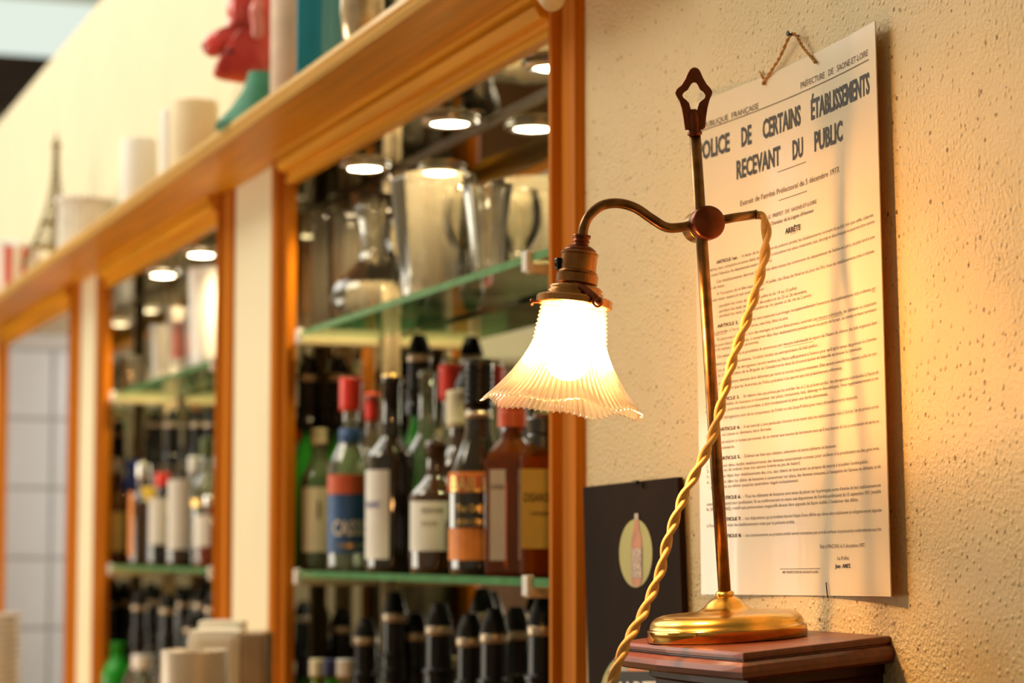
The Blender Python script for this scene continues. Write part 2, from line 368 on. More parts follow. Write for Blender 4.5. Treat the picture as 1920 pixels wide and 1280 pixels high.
def standards(root, xs):
    for x in xs:
        bm = B(); box(bm, x-.009, x+.009, YB-.014, YB-.0005, ZB, ZTOP-.007, bev=.002); obj('shelf_standard', bm, M_STD, root)
standards(cab1, (-3.79, -4.07)); standards(cab2, (Xat(322, YB), Xat(285, YB)))

ZA, ZS = EYE+.357, EYE-.033      # upper / lower glass shelf (top faces)
def glass_shelf(x0, x1, z, label):
    r = empty('glass_shelf', ((x0+x1)/2, 1.08, z), label, 'shelf', 'glass shelves in the bar cabinets')
    t = .010
    bm = B(); box(bm, x0, x1, 1.0, YB-.016, z-t, z)
    for f in bm.faces:
        f.normal_update(); f.material_index = 0 if abs(f.calc_center_median().z-(z-t/2)) > t*.4 else 1
    obj('pane', bm, [M_SHEETG, M_GEDGE], r)
    for x in (x0+.02, x1-.12):
        bm = B(); box(bm, x-.008, x+.008, .997, YB-.014, z-t-.014, z-t-.001, bev=.002); obj('bracket_arm', bm, M_STD, r)
        bm = B(); box(bm, x-.009, x+.009, .993, 1.003, z-t-.012, z+.003, bev=.002); obj('end_clip', bm, M_WHITE, r)
    return r
for (a, b, nm) in ((N1[0]-.02, N1[1]-.0, 'near'), (N2[0]-.02, N2[1]-.0, 'far')):
    glass_shelf(a+.02, b-.003, ZA, 'upper glass shelf with drinking glasses in the %s bar cabinet' % nm)
    glass_shelf(a+.02, b-.003, ZS, 'middle glass shelf with spirit bottles in the %s bar cabinet' % nm)
    glass_shelf(a+.02, b-.003, EYE-.455, 'lowest glass shelf with pump topped bottles in the %s bar cabinet' % nm)

# downlights
def downlight(x, y, label):
    r = empty('downlight', (x, y, ZTOP-.001), label, 'light', 'downlights in the cabinet ceilings')
    bm = B(); lathe(bm, [(.043, 0), (.043, -.004), (.038, -.008), (.029, -.008), (.028, -.003), (.028, 0)], 28, (x, y, ZTOP-.001), cap=False); obj('ring', bm, M_CHROME, r, smooth=True)
    bm = B(); lathe(bm, [(.0275, -.0035), (.026, -.006), (.015, -.008), (.004, -.0085)], 24, (x, y, ZTOP-.001)); obj('lens', bm, M_SPOT, r)
    l = bpy.data.lights.new('downlight_lamp', 'SPOT'); l.energy = 13; l.spot_size = R(125); l.spot_blend = .7; l.shadow_soft_size = .02; l.color = (1, .74, .38)
    lo = bpy.data.objects.new('downlight_lamp', l); COL.objects.link(lo); lo.location = (x, y, ZTOP-.014)
nm = ['second from the right in', 'middle one in', 'right one in', 'left one in']
downlight(-2.86, 1.083, 'glowing round downlight, rightmost in the near cabinet, half behind the stile')
downlight(-3.29, 1.083, 'glowing round downlight, middle one in the near cabinet ceiling')
downlight(-3.73, 1.083, 'glowing round downlight, leftmost one in view in the near cabinet')
downlight(-4.55, 1.083, 'glowing round downlight, rightmost one in the far cabinet ceiling')
downlight(-4.95, 1.083, 'glowing round downlight, middle one in the far cabinet ceiling')
downlight(-5.35, 1.083, 'glowing round downlight, leftmost one in the far cabinet ceiling')

# long shelf over the cabinets
r = empty('long_shelf', (-6, .92, SHF), 'long varnished wooden shelf with ornaments above the bar cabinets', 'shelf')
bm = B(); box(bm, -11.5, -2.30, .862, D-.001, SHF, SHF+.020, bev=.001); obj('board', bm, M_WOOD, r)
bm = B(); sweep_profile(bm, [(0, 0), (-.006, -.002), (-.011, .004), (-.008, .008), (-.013, .012), (-.013, .019), (-.008, .0235), (0, .0235)], (-11.5, .862, SHF), (-2.30, .862, SHF), (0, 1, 0), (0, 0, 1)); obj('nosing', bm, M_WOODD, r)
TOP = SHF + .0215

# back counter under the cabinets (below the frame) that carries the machines
CT = EYE - .42
r = empty('back_counter', (-4.8, .75, 0), 'wooden back counter below the bar cabinets', 'counter')
bm = B(); box(bm, -7.0, -3.0, .42, D-.036, CT-.04, CT, bev=.004); obj('worktop', bm, M_WOOD, r)
bm = B(); box(bm, -6.95, -3.05, .50, D-.036, 0, CT-.0405); obj('carcass', bm, M_WOODV, r)

# ------------------------------------------------------------------ bottles
def patch(bm, rad, z0, z1, a0, a1, n=10, mi=0, thick=.0006):
    """curved label patch on a cylinder about the local z axis"""
    P = []
    for rr in (rad, rad+thick):
        P.append([[bm.verts.new((rr*math.cos(a0+(a1-a0)*k/n), rr*math.sin(a0+(a1-a0)*k/n), z)) for k in range(n+1)] for z in (z0, z1)])
    for k in range(n):
        f = bm.faces.new((P[1][0][k], P[1][0][k+1], P[1][1][k+1], P[1][1][k])); f.material_index = mi
        f = bm.faces.new((P[0][0][k], P[0][1][k], P[0][1][k+1], P[0][0][k+1])); f.material_index = mi
    for lv in (0, 1):
        for k in range(n): bm.faces.new((P[0][lv][k], P[0][lv][k+1], P[1][lv][k+1], P[1][lv][k])).material_index = mi
    for k in (0, n): bm.faces.new((P[0][0][k], P[0][1][k], P[1][1][k], P[1][0][k])).material_index = mi
def wrap_text(bm, s, rad, zc, cap, ang_w, a_mid=0, bold=0.02, tilt=0):
    vs, fs = glyphs(s, bold); V = []
    for x, y in vs:
        a = a_mid + (x-.5)*ang_w; z = zc + y*cap - cap/2 + tilt*(x-.5)
        V.append(bm.verts.new(((rad)*math.cos(a), (rad)*math.sin(a), z)))
    for f in fs:
        try: bm.faces.new([V[i] for i in f])
        except ValueError: pass
def bprof(H, R0, rn, zs, zn):
    """body profile: base, shoulder start zs, neck start zn, neck radius rn"""
    p = [(R0*.80, 0), (R0*.97, .003), (R0, .010), (R0, zs)]
    for t in (.15, .3, .5, .7, .85): p.append((rn+(R0-rn)*(.5+.5*math.cos(PI*t)), zs+(zn-zs)*t))
    return p + [(rn, zn), (rn*.97, H-.012), (rn*1.15, H-.010), (rn*1.15, H-.004), (rn, H)]
def bottle(name, loc, label, H, R0, rn, zs, zn, m, cap=None, labels=(), texts=(), rz=-.27, fill=None, sx=1, sy=1, group='bottles on the glass shelves', band=None):
    """labels: (z0,z1,a0,a1,material)  texts: (string,z,cap,angle width,a_mid,material)"""
    r = empty(name, loc, label, 'bottle', group, rz)
    bm = B(); lathe(bm, bprof(H, R0, rn, zs, zn), 28)
    obj('body', bm, m, r, smooth=True, world=False)
    if cap:
        c0, c1, cr, cm = cap
        bm = B(); nr = 14; pr = [(cr*.98, c0)]
        for i in range(5):
            z = c0+(c1-c0)*(.25+.12*i); pr += [(cr, z), (cr*.965, z+.0012), (cr, z+.0024)]
        pr += [(cr, c1-.002), (cr*.93, c1)]
        lathe(bm, pr, 24); obj('cap', bm, cm, r, smooth=True, world=False)
    if band:
        for (z0, z1, br, m2) in band:
            bm = B(); lathe(bm, [(br, z0), (br*1.01, (z0+z1)/2), (br, z1)], 24); obj('neck_band', bm, m2, r, smooth=True, world=False)
    for q_, (z0, z1, a0, a1, lm) in enumerate(labels):
        bm = B(); patch(bm, R0+.0004+.0008*q_, z0, z1, a0, a1); lo = obj('label', bm, lm, r, world=False)
    for (s, z, cp, aw, am, tm) in texts:
        bm = B(); wrap_text(bm, s, R0+.0014+.0008*len(labels), z, cp, aw, am); obj('lettering', bm, tm, lo if labels else r, world=False)
    return r
def sqbottle(name, loc, label, H, w, d, rn, zs, zn, m, cap=None, labels=(), texts=(), rz=-.27, group='bottles on the glass shelves', liquid=None):
    r = empty(name, loc, label, 'bottle', group, rz)
    bm = B(); box(bm, -d/2, d/2, -w/2, w/2, 0, zs, bev=.005)
    # sloped shoulder to round neck
    n = 24; prev = None
    for j, t in enumerate((0, .25, .5, .75, 1)):
        ring = []
        for k in range(n):
            a = 2*PI*(k+.5)/n; c, s_ = math.cos(a), math.sin(a); q = max(abs(c)/(d/2-.002), abs(s_)/(w/2-.002)); rs = 1/q
            tt = .5-.5*math.cos(PI*t); rr = rs*(1-tt)+rn*tt
            ring.append(bm.verts.new((c*rr, s_*rr, zs-.003+(zn-zs+.003)*t)))
        if prev:
            for k in range(n): bm.faces.new((prev[k], prev[(k+1) % n], ring[(k+1) % n], ring[k]))
        prev = ring
    top = [bm.verts.new((v.co.x, v.co.y, H)) for v in prev]
    for k in range(n): bm.faces.new((prev[k], prev[(k+1) % n], top[(k+1) % n], top[k]))
    bm.faces.new(top); obj('body', bm, m, r, world=False)
    if cap:
        c0, c1, cr, cm = cap; bm = B(); lathe(bm, [(cr, c0), (cr, c0+(c1-c0)*.5), (cr*.95, c0+(c1-c0)*.55), (cr, c0+(c1-c0)*.6), (cr, c1-.002), (cr*.93, c1)], 24); obj('cap', bm, cm, r, world=False)
    for (y0, y1, z0, z1, lm) in labels:
        bm = B(); box(bm, d/2+.0002, d/2+.001, y0, y1, z0, z1); lo = obj('label', bm, lm, r, world=False)
    for (s, y0, y1, z, cp, tm) in texts:
        bm = B(); put_text(bm, s, (d/2+.0016, y0, z), (d/2+.0016, y1, z), (0, 0, 1), cp, .02); obj('lettering', bm, tm, lo if labels else r, world=False)
    return r
def pump_bottle(loc, label, bodym, H=.36, group='pump topped bottles on the lowest shelf'):
    r = empty('pump_bottle', loc, label, 'bottle', group)
    bm = B(); lathe(bm, [(.030, 0), (.036, .003), (.037, .01), (.037, .145), (.034, .165), (.020, .20), (.014, .225), (.0135, .245)], 24); obj('body', bm, bodym, r, smooth=True, world=False)
    bm = B(); lathe(bm, [(.0165, .236), (.0215, .238), (.0225, .252), (.0205, .256), (.0205, .268), (.0225, .270), (.0225, .274), (.0180, .277), (.0175, .318)], 24); obj('pourer', bm, M_BLACK, r, smooth=False, world=False)
    bm = B(); lathe(bm, [(.0182, .3181), (.0190, .320), (.0190, .328), (.0182, .330)], 24); obj('metal_band', bm, M_BAND, r, smooth=True, world=False)
    bm = B(); lathe(bm, [(.0190, .3302), (.0185, .333), (.0150, .345), (.0105, .356), (.0095, .359), (.006, .360)], 24); obj('dome', bm, M_BLACK, r, smooth=False, world=False)
    return r

g_near = 'spirit bottles on the near middle shelf'
yF, yK = 1.045, 1.105
def P(px, y, z=ZS): return (Xat(px, y, 960), y, z)
# --- near cabinet, middle shelf, left to right
pb_g = pump_bottle(P(577, 1.06), 'green bottle with black pump top, leftmost on the near middle shelf', M_GREEN, group=g_near)
dup(pb_g, P(634, yK), 0, 'green bottle with black pump top, behind the red capped cassis bottle')
dup(pb_g, P(785, yK), 0, 'green bottle with black pump top, behind the tall dark wine bottle')
bottle('liqueur_bottle', P(598, 1.045), 'pale bottle with cream label, left of the blue labelled cassis bottle', .23, .031, .012, .145, .19, M_CLEARB, cap=(.205, .232, .014, M_LCREAM), labels=[(.03, .135, -1.0, .9, M_LCREAM)], texts=[('I', .10, .03, .12, 0, M_INK)], group=g_near)
bottle('liqueur_bottle', P(657, 1.04), 'clear bottle with ribbed red cap and blue berry label', .302, .0365, .0125, .150, .225, M_CLEARB, cap=(.250, .302, .0185, M_RED),
       labels=[(.028, .138, -1.25, 1.1, M_LBLUE), (.120, .150, -1.2, 1.0, mat('red_label_strip', (.62, .10, .03), .5))],
       texts=[('CASSIS', .068, .024, 1.5, 0, M_INKW), ('CREME DE', .040, .008, 1.0, 0, M_GOLD)], group=g_near, band=[(.196, .222, .0185, M_LBLUE)])
bottle('liqueur_bottle', P(697, yK), 'clear bottle with small red cap, behind the dark wine bottle', .285, .032, .0115, .15, .21, M_CLEARB, cap=(.240, .286, .0125, M_RED), group=g_near)
bottle('wine_bottle', P(733, 1.036), 'tall dark wine bottle with gold ring and white side label', .290, .0365, .0135, .165, .205, M_DARKG, labels=[(.02, .150, -1.75, -.10, M_LWHITE)], texts=[('BLANC', .10, .010, .8, -.85, mat('blue_ink', (.05, .06, .3), .5))],
       group=g_near, band=[(.283, .291, .0145, M_GOLD)])
bottle('liqueur_bottle', P(800, 1.095), 'clear bottle of green liqueur with yellow edged label, behind the short dark bottle', .30, .034, .0125, .165, .215, M_CLEARB, cap=None, labels=[(.03, .15, -1.3, -.6, M_LYEL)], group=g_near)
bottle('liqueur_bottle', P(845, 1.115), 'clear bottle with tall red cap, behind the cream capped bottle', .315, .028, .0125, .15, .21, M_CLEARB, cap=(.252, .305, .0185, M_RED), group=g_near)
bottle('liqueur_bottle', P(818, 1.036), 'short dark brown bottle with white back label and bars', .185, .037, .014, .105, .14, M_BROWN, labels=[(.032, .100, -1.3, .95, M_LWHITE)], texts=[('SERVIR FRAIS', .088, .005, .8, -.2, M_INKB), ('20 CL VOL', .070, .005, .6, -.3, M_INKB), ('||||||', .06, .030, .35, .45, M_INK)], group=g_near)
bottle('liqueur_bottle', P(864, 1.085), 'dark bottle with ribbed cream screw cap', .255, .036, .0165, .145, .185, M_BROWN, cap=(.205, .258, .021, M_LCREAM), group=g_near)
bottle('cream_liqueur_bottle', P(897, 1.036), 'black cream liqueur bottle with curved orange and gold label', .285, .0385, .017, .120, .20, M_DARKG, cap=(.218, .285, .0195, M_BLACK),
       labels=[(.020, .135, -1.5, .9, M_LOR), (.062, .108, -1.45, .88, M_DARKG), (.110, .130, -1.45, .88, mat('red_gold_banner', (.55, .09, .02), .4))],
       texts=[('BAILEYS', .120, .020, 1.9, -.1, M_GOLD), ('The Original', .088, .010, 1.3, -.2, M_GOLD), ('IRISH CREAM', .070, .007, 1.2, -.2, M_GOLD)], group=g_near, band=[(.206, .215, .0185, M_BAND)])
sqbottle('liqueur_bottle', P(960, 1.045), 'square amber liqueur bottle with red cap and tall white label', .225, .066, .060, .014, .150, .185, M_AMBER, cap=(.190, .228, .0185, mat('orange_red_cap', (.65, .10, .03), .4)),
         labels=[(-.026, -.006, .020, .135, M_LWHITE)], texts=[('COINTREAU', -.025, -.007, .11, .006, M_INKB)], group=g_near, rz=-.42)
sqbottle('liqueur_bottle', P(1019, 1.045), 'square amber bottle with large yellow label beside the right stile', .20, .062, .056, .014, .150, .175, M_AMBER, cap=(.150, .196, .021, M_DARKG),
         labels=[(-.030, .028, .035, .132, M_LYEL)], texts=[('DISARONNO', -.027, .025, .092, .011, M_INKB), ('ORIGINALE', -.020, .018, .075, .005, M_INKB)], group=g_near, rz=-.25)
pb_b = pump_bottle(P(873, 1.108), 'dark bottle with black pump top, behind the cream liqueur bottle', M_BROWN, group=g_near)
pb_b.scale = (.9, .9, .80)

# --- near cabinet, lowest shelf: pump topped bottles
ZL = EYE - .455
ordn = ['first', 'second', 'third', 'fourth', 'fifth', 'sixth', 'seventh', 'eighth', 'ninth', 'tenth', 'eleventh', 'twelfth']
def row(proto, specs, where, group):
    for i, (px, ty, y) in enumerate(specs):
        x = Xat(px, y, 1160); p = onY(px, ty, y); H = p.z - ZL
        dup(proto, (x, y, ZL), 0, '%s black domed pump bottle from the left, %s' % (ordn[i], where), group, (1, 1, H/.36))
row(pb_b, [(640, 1140, 1.10), (686, 1157, 1.04), (740, 1108, 1.07), (780, 1148, 1.105), (823, 1129, 1.035), (882, 1150, 1.035), (905, 1102, 1.106), (927, 1140, 1.035), (968, 1137, 1.10), (1017, 1121, 1.04)],
    'lowest shelf of the near cabinet', 'pump topped bottles on the near lowest shelf')
for i, (px, cm, bmn, lb) in enumerate([(577, mat('navy_cap', (.02, .02, .10), .4), M_GREEN, 'small green bottle with navy cap, leftmost on the near lowest shelf'),
        (602, M_LCREAM, mat('yellow_green_glass', (.30, .42, .03), .1, trans=.5), 'small yellow green bottle with cream cap on the near lowest shelf'),
        (627, mat('navy_cap', (.02, .02, .10), .4), M_GREEN, 'small green bottle with navy cap, beside the white lidded one'),
        (652, M_WHITE, M_CLEARB, 'small clear bottle with wide white lid on the near lowest shelf')]):
    p = onY(px, 1236, 1.03)
    bottle('small_bottle', (Xat(px, 1.03), 1.03, ZL), lb, p.z-ZL-.002, .020, .012, (p.z-ZL)*.68, (p.z-ZL)*.84, bmn, cap=(p.z-ZL-.028, p.z-ZL, .015, cm), group='small capped bottles on the near lowest shelf', labels=[(.1, .18, -1, 1, M_LCREAM)])

# --- far cabinet, middle shelf
g_far = 'spirit bottles on the far middle shelf'
def HT(px, ty, y, z=ZS): return onY(px, ty, y).z - z
def fb(name, px, ty, y, R0, m, capm, label, labels=(), **k):
    H = HT(px, ty, y); return bottle(name, P(px, y), label, H, R0, .013, H*.60, H*.76, m, cap=(H*.86, H+.001, .0155, capm) if capm else None, labels=labels, group=g_far, **k)
for px, y, lb in ((226, 1.10, 'leftmost'), (290, 1.105, 'second'), (322, 1.09, 'third'), (372, 1.105, 'fourth'), (397, 1.10, 'rightmost')):
    H = HT(px, 768, y); dup(pb_b, P(px, y), 0, '%s black pump bottle in the back row of the far middle shelf' % lb, g_far, (1, 1, H/.36))
fb('spirit_bottle', 218, 860, 1.03, .036, M_AMBER, M_CHROME, 'amber bottle with silver neck, leftmost front on the far shelf', [(.03, .12, -1, 1, M_GOLD)])
H = HT(250, 862, 1.075); sqbottle('spirit_box', P(250, 1.075), 'tall dark blue square bottle on the far shelf', H, .045, .045, .016, H*.8, H*.9, mat('blue_glass', (.015, .03, .20), .15), labels=[(-.018, .018, .02, .10, mat('blue_label', (.02, .05, .35), .4))], group=g_far)
fb('spirit_bottle', 268, 870, 1.03, .030, M_BROWN, M_CHROME, 'brown bottle with orange label, beside the blue bottle', [(.02, .16, -1.4, -.7, M_LOR)])
fb('spirit_bottle', 286, 930, 1.05, .026, M_AMBER, M_LYEL, 'amber bottle with bright yellow label on the far shelf', [(.03, .17, -1.2, 1.0, mat('bright_yellow_paper', (.75, .50, .03), .5))])
fb('spirit_bottle', 304, 888, 1.03, .032, M_DARKG, M_RED, 'black bottle with red cap and white label on the far shelf', [(.045, .142, -.9, .7, M_LWHITE)])
fb('spirit_bottle', 342, 900, 1.035, .033, M_BROWN, M_LCREAM, 'brown bottle with tall white label and cream cap', [(.035, .175, -1.0, .7, M_LWHITE)])
fb('spirit_bottle', 365, 858, 1.09, .030, M_CLEARB, M_WHITE, 'clear bottle with white cap, right of the tall white label', [(.03, .12, -1.2, -.3, M_LYEL)])
fb('spirit_bottle', 388, 822, 1.07, .033, M_CLEARB, mat('green_gold_cap', (.10, .14, .04), .4), 'pale bottle with green and gold cap near the right stile', [(.12, .135, -1.3, 1.3, M_GOLD)])
fb('spirit_bottle', 396, 930, 1.03, .034, M_AMBER, M_CHROME, 'short amber bottle beside the far cabinet right stile', [(.04, .10, -1.2, 0, M_LWHITE)])
row(pb_b, [(208, 1105, 1.04), (234, 1100, 1.07), (262, 1108, 1.04), (285, 1098, 1.09), (316, 1112, 1.035), (345, 1100, 1.10), (362, 1150, 1.03), (380, 1100, 1.08), (401, 1106, 1.04)],
    'lowest shelf of the far cabinet', 'pump topped bottles on the far lowest shelf')
p = onY(230, 1205, 1.02)
bottle('small_bottle', (Xat(228, 1.02), 1.02, ZL), 'bright green glass bottle low in the far cabinet', p.z-ZL, .036, .016, (p.z-ZL)*.7, (p.z-ZL)*.9, mat('bright_green_glass', (.02, .60, .03), .1, trans=.5), group='small bottles on the far lowest shelf')
p = onY(275, 1228, 1.02)
bottle('small_bottle', (Xat(277, 1.02), 1.02, ZL), 'small clear bottle with white round lid low in the far cabinet', p.z-ZL, .030, .020, (p.z-ZL)*.7, (p.z-ZL)*.85, M_CLEARB, cap=(p.z-ZL-.03, p.z-ZL, .026, M_WHITE), group='small bottles on the far lowest shelf')

# ------------------------------------------------------------------ glasses on the upper shelves
def glass(name, px, y, label, prof, group='drinking glasses on the near upper shelf', m=None, z=ZA, cat='glass'):
    bm = B(); nf = 12 if 'stem' not in label and 'frosted' not in label else 0
    lathe(bm, prof, 48, cap=False, rfun=(lambda th, i, n: (.0011*math.cos(th*nf) if 1 < i < n-1 else 0, 0)) if nf else None)
    bmesh.ops.holes_fill(bm, edges=[])
    # closed thick base disc
    lathe(bm, [(prof[0][0]*.98, .002), (prof[0][0]*.98, .010)], 36)
    o = obj(name, bm, m or M_GLASS, smooth=True); o.location = (Xat(px, y, 500), y, z+.0006)
    return tag(o, label, cat, group)
def flare(H, rb, rt, k=1.0, stem=False):
    p = [(rb*.9, 0), (rb, .004)]
    for i in range(1, 13):
        t = i/12; p.append((rb+(rt-rb)*t**k, .004+(H-.004)*t))
    p += [(rt-.0018, H+.0004), (rt-.0025, H-.002)]
    for i in range(11, 1, -1):
        t = i/12; p.append((rb+(rt-rb)*t**k-.0022, .004+(H-.004)*t))
    return p
def wine(H, rf, rb, rt, zst):
    return [(rf, 0), (rf, .002), (rf*.5, .005), (.006, .012), (.005, zst*.5), (.006, zst), (rb*.5, zst+.008), (rb*.85, zst+.028), (rb, zst+.05), (rb*.97, zst+.075), (rt, H), (rt-.0015, H), (rb*.95, zst+.072), (rb*.97, zst+.05), (rb*.8, zst+.03), (rb*.4, zst+.012)]
glass('beer_glass', 597, 1.055, 'tall flared clear glass, leftmost on the near upper shelf', flare(.205, .034, .047, 1.4))
glass('beer_glass', 655, 1.10, 'tall flared clear glass, second from the left on the near upper shelf', flare(.205, .032, .045, 1.4))
glass('carafe', 700, 1.060, 'clear carafe with wide round belly and flared neck', [(.045, 0), (.062, .01), (.068, .03), (.060, .055), (.035, .078), (.020, .095), (.017, .115), (.022, .15), (.036, .195), (.034, .195), (.020, .15), (.0155, .115), (.018, .095), (.033, .077), (.058, .054)], cat='carafe')
glass('beer_glass', 812, 1.070, 'widest clear glass with thick straight sides on the near upper shelf', flare(.185, .046, .064, 1.0))
glass('wine_glass', 870, 1.105, 'stemmed clear glass standing behind the widest glass', wine(.165, .030, .034, .030, .07))
glass('beer_glass', 913, 1.075, 'small flared clear glass, rightmost on the near upper shelf', flare(.140, .020, .036, 1.6))
glass('wine_glass', 760, 1.105, 'stemmed clear glass between the carafe and the widest glass', wine(.17, .030, .036, .030, .07))
M_FROST = thin('frosted_glass', tint=(.9, .9, .88), transl=.55, tcol=(.95, .90, .82), gloss_rough=.1)
g2 = 'glasses and cups on the far upper shelf'
glass('frosted_glass', 306, 1.04, 'white frosted glass leaning slightly, left in the far cabinet', flare(HT(306, 610, 1.04, ZA), .022, .030, 1.0), g2, M_FROST)
M_REDP = mat('faded_red_print', (.65, .22, .16), .5)
for px, lb in ((342, 'left'), (372, 'right')):
    H = HT(px, 578, 1.04, ZA)
    o = glass('printed_glass', px, 1.04, 'white glass with red printed stripe, %s one of the pair' % lb, flare(H, .022, .029, 1.0), g2, M_FROST)
    bm = B(); patch(bm, .0262, H*.25, H*.8, -1.1, .1); q = obj('red_print', bm, M_REDP, o, world=False)
glass('ceramic_pitcher', 400, 1.05, 'white ceramic pitcher by the right stile in the far cabinet', flare(HT(400, 505, 1.05, ZA), .040, .050, .6), g2, M_WHITE, cat='pitcher')
for px, lb in ((225, 'leftmost'), (252, 'second')):
    glass('tumbler', px, 1.06, '%s clear tumbler on the far upper shelf' % lb, flare(.09, .028, .034, 1), g2)

# ------------------------------------------------------------------ ornaments on the long shelf
def setshelf(px, y): return (Xat(px, y, 250), y, TOP)
def lathe_obj(name, loc, prof, m, label, cat, group=None, seg=32, smooth=True, rfun=None, parent=None):
    bm = B(); lathe(bm, prof, seg, rfun=rfun); o = obj(name, bm, m, parent, smooth=smooth, world=False)
    if parent is None: o.location = loc; tag(o, label, cat, group)
    return o
def hshelf(px, ty, y): return onY(px, ty, y).z - TOP
# pillar candles
y = .915
for px, ty, r0, m, lb in ((364, 192, .043, M_WAXC, 'tall cream pillar candle beside the red puppet head'), (262, 262, .036, M_WAXW, 'short white pillar candle left of the cream one'), (322, 208, .022, M_WAXW, 'slim white candle between the two thick candles')):
    H = hshelf(px, ty, y); r = empty('pillar_candle', setshelf(px, y), lb, 'candle', 'pillar candles on the long shelf')
    bm = B(); lathe(bm, [(r0*.98, 0), (r0, .003), (r0, H-.004), (r0*.96, H), (r0*.8, H-.003), (.003, H-.005)], 32); obj('wax', bm, m, r, smooth=True, world=False)
    bm = B(); tube(bm, [(0, 0, H-.006), (.001, 0, H+.004), (.002, 0, H+.010)], .0012, 6); obj('wick', bm, M_WAXW, r, world=False)
# white pleated drum
px = 162; H = hshelf(px, 372, y); r = empty('fringed_drum', setshelf(px, y), 'white pleated drum shaped ornament right of the metal tower', 'ornament')
r0 = .060
bm = B(); lathe(bm, [(r0, 0), (r0, H-.012), (r0*1.02, H-.008), (r0*.9, H-.008), (.01, H-.008)], 72, rfun=lambda th, i, n: (.0022*math.sin(th*26), 0)); obj('pleats', bm, mat('white_pleated_cloth', (.74, .70, .64), .7, var=.1), r, world=False)
bm = B()
for k in range(26):
    a = 2*PI*k/26; bmesh.ops.create_icosphere(bm, subdivisions=1, radius=.0085, matrix=Matrix.Translation((math.cos(a)*r0, math.sin(a)*r0, H-.004)))
o = obj('beaded_rim', bm, M_WAXW, r, smooth=True, world=False); o['kind'] = 'stuff'
# metal tower souvenir
px = 106; y2 = .90; H = hshelf(px, 246, y2); r = empty('tower_figurine', setshelf(px, y2), 'bronze lattice tower souvenir with slender spire', 'figurine', rz=.5)
def tw(t): return .050*(1-t)**2.3+.0035
bm = B()
for sx in (-1, 1):
    for sy in (-1, 1):
        pts = [(sx*tw(t), sy*tw(t), t*H*.9) for t in [i/12 for i in range(13)]]
        tube(bm, pts, [max(.0055*(1-i/15), .0022) for i in range(13)], 4)
M_BRZ = mat('bronze_souvenir', (.20, .14, .05), .4, metal=.7, var=.2)
obj('tower_legs', bm, M_BRZ, r, world=False)
bm = B()
bm.free()
for t in (.16, .36): bm = B(); w_ = tw(t)+.005; box(bm, -w_, w_, -w_, w_, t*H*.9-.004, t*H*.9+.004); obj('platform', bm, M_BRZ, r, world=False)
bm = B(); w_ = .008; box(bm, -w_, w_, -w_, w_, .88*H, .91*H); obj('platform', bm, M_BRZ, r, world=False)
bm = B(); n = 14
for i in range(n):
    t0, t1 = i/n, (i+1)/n
    if t1 < .17: continue
    for (ax, ay), (bx, by) in (((1, 1), (1, -1)), ((1, -1), (-1, -1)), ((-1, -1), (-1, 1)), ((-1, 1), (1, 1))):
        tube(bm, [(ax*tw(t0), ay*tw(t0), t0*H*.9), (bx*tw(t1), by*tw(t1), t1*H*.9)], .0012, 4)
        tube(bm, [(bx*tw(t0), by*tw(t0), t0*H*.9), (ax*tw(t1), ay*tw(t1), t1*H*.9)], .0012, 4)
obj('lattice_bracing', bm, M_BRZ, r, world=False)
bm = B(); lathe(bm, [(.005, .9*H), (.0045, .95*H), (.002, .96*H), (.0012, H)], 8); obj('spire', bm, M_BRZ, r, world=False)
# striped tub
px = 22; H = hshelf(px, 462, y); r = empty('striped_tub', setshelf(px, y), 'red and white striped tub of white tufts at far left', 'tub')
bm = B(); lathe(bm, [(.050, 0), (.062, H)], 32)
for f in bm.faces:
    c = f.calc_center_median(); a = math.atan2(c.y, c.x); f.material_index = int((a+PI)/(2*PI)*16) % 2
obj('tub', bm, [M_WAXW, mat('red_stripe', (.62, .10, .08), .5)], r, world=False)
bm = B()
for k in range(40):
    a = random.random()*6.28; rr = .052*math.sqrt(random.random()); bmesh.ops.create_icosphere(bm, subdivisions=1, radius=.012, matrix=Matrix.Translation((math.cos(a)*rr, math.sin(a)*rr, H+.012*(1-rr/.055)+random.random()*.008)))
o = obj('white_tufts', bm, M_WAXW, r, smooth=True, world=False); o['kind'] = 'stuff'

def resample(P_, n):
    P_ = [Vector((a, b)) for a, b in P_]; P_ = P_+[P_[0]]; L = [0]
    for a, b in zip(P_, P_[1:]): L.append(L[-1]+(b-a).length)
    o = []
    for i in range(n):
        d = L[-1]*i/n; j = max(q for q in range(len(L)-1) if L[q] <= d); t = (d-L[j])/(L[j+1]-L[j]); o.append(P_[j].lerp(P_[j+1], t))
    return o
# red puppet head in profile
yh = .905
zd = (onY(450, 100, yh)-CAM).dot(F_)
def hp(X, Y): return onZ(X/2.37, Y/2.37, zd)
outline = [(1100,-260),(1040,-200),(1020,-110),(1018,-30),(1005,40),(1015,90),(985,140),(928,146),(902,186),(900,236),(945,262),(994,240),(1000,252),(988,266),(962,285),(945,310),(945,345),(985,360),(1040,368),(1095,376),(1150,384),(1195,372),(1212,300),(1222,200),(1226,80),(1225,-60),(1215,-180),(1170,-250)]
r = empty('puppet_head', (hp(1110, 0).x, yh, TOP), 'glossy red carved puppet head in profile with long nose', 'puppet')
M_REDH = mat('red_glazed_head', (.62, .055, .05), .28, coat=.6, var=.35, scale=22, bump=.5, bdist=.006)
cen = hp(1110, 110); pts = [hp(*q) for q in resample(outline, 96)]; bm = B(); layers = []
nd = -F_; nl = 11; T = .052
for i in range(nl):
    a = -PI/2+PI*i/(nl-1); s_ = max(math.cos(a), .05)**.55; off = math.sin(a)*T
    lay = []
    for p_ in pts:
        d = p_-cen; far = min(1, abs(d.length)/.075); lay.append(bm.verts.new(cen + d*s_ + nd*off*(1.0-.35*far)))
    layers.append(lay)
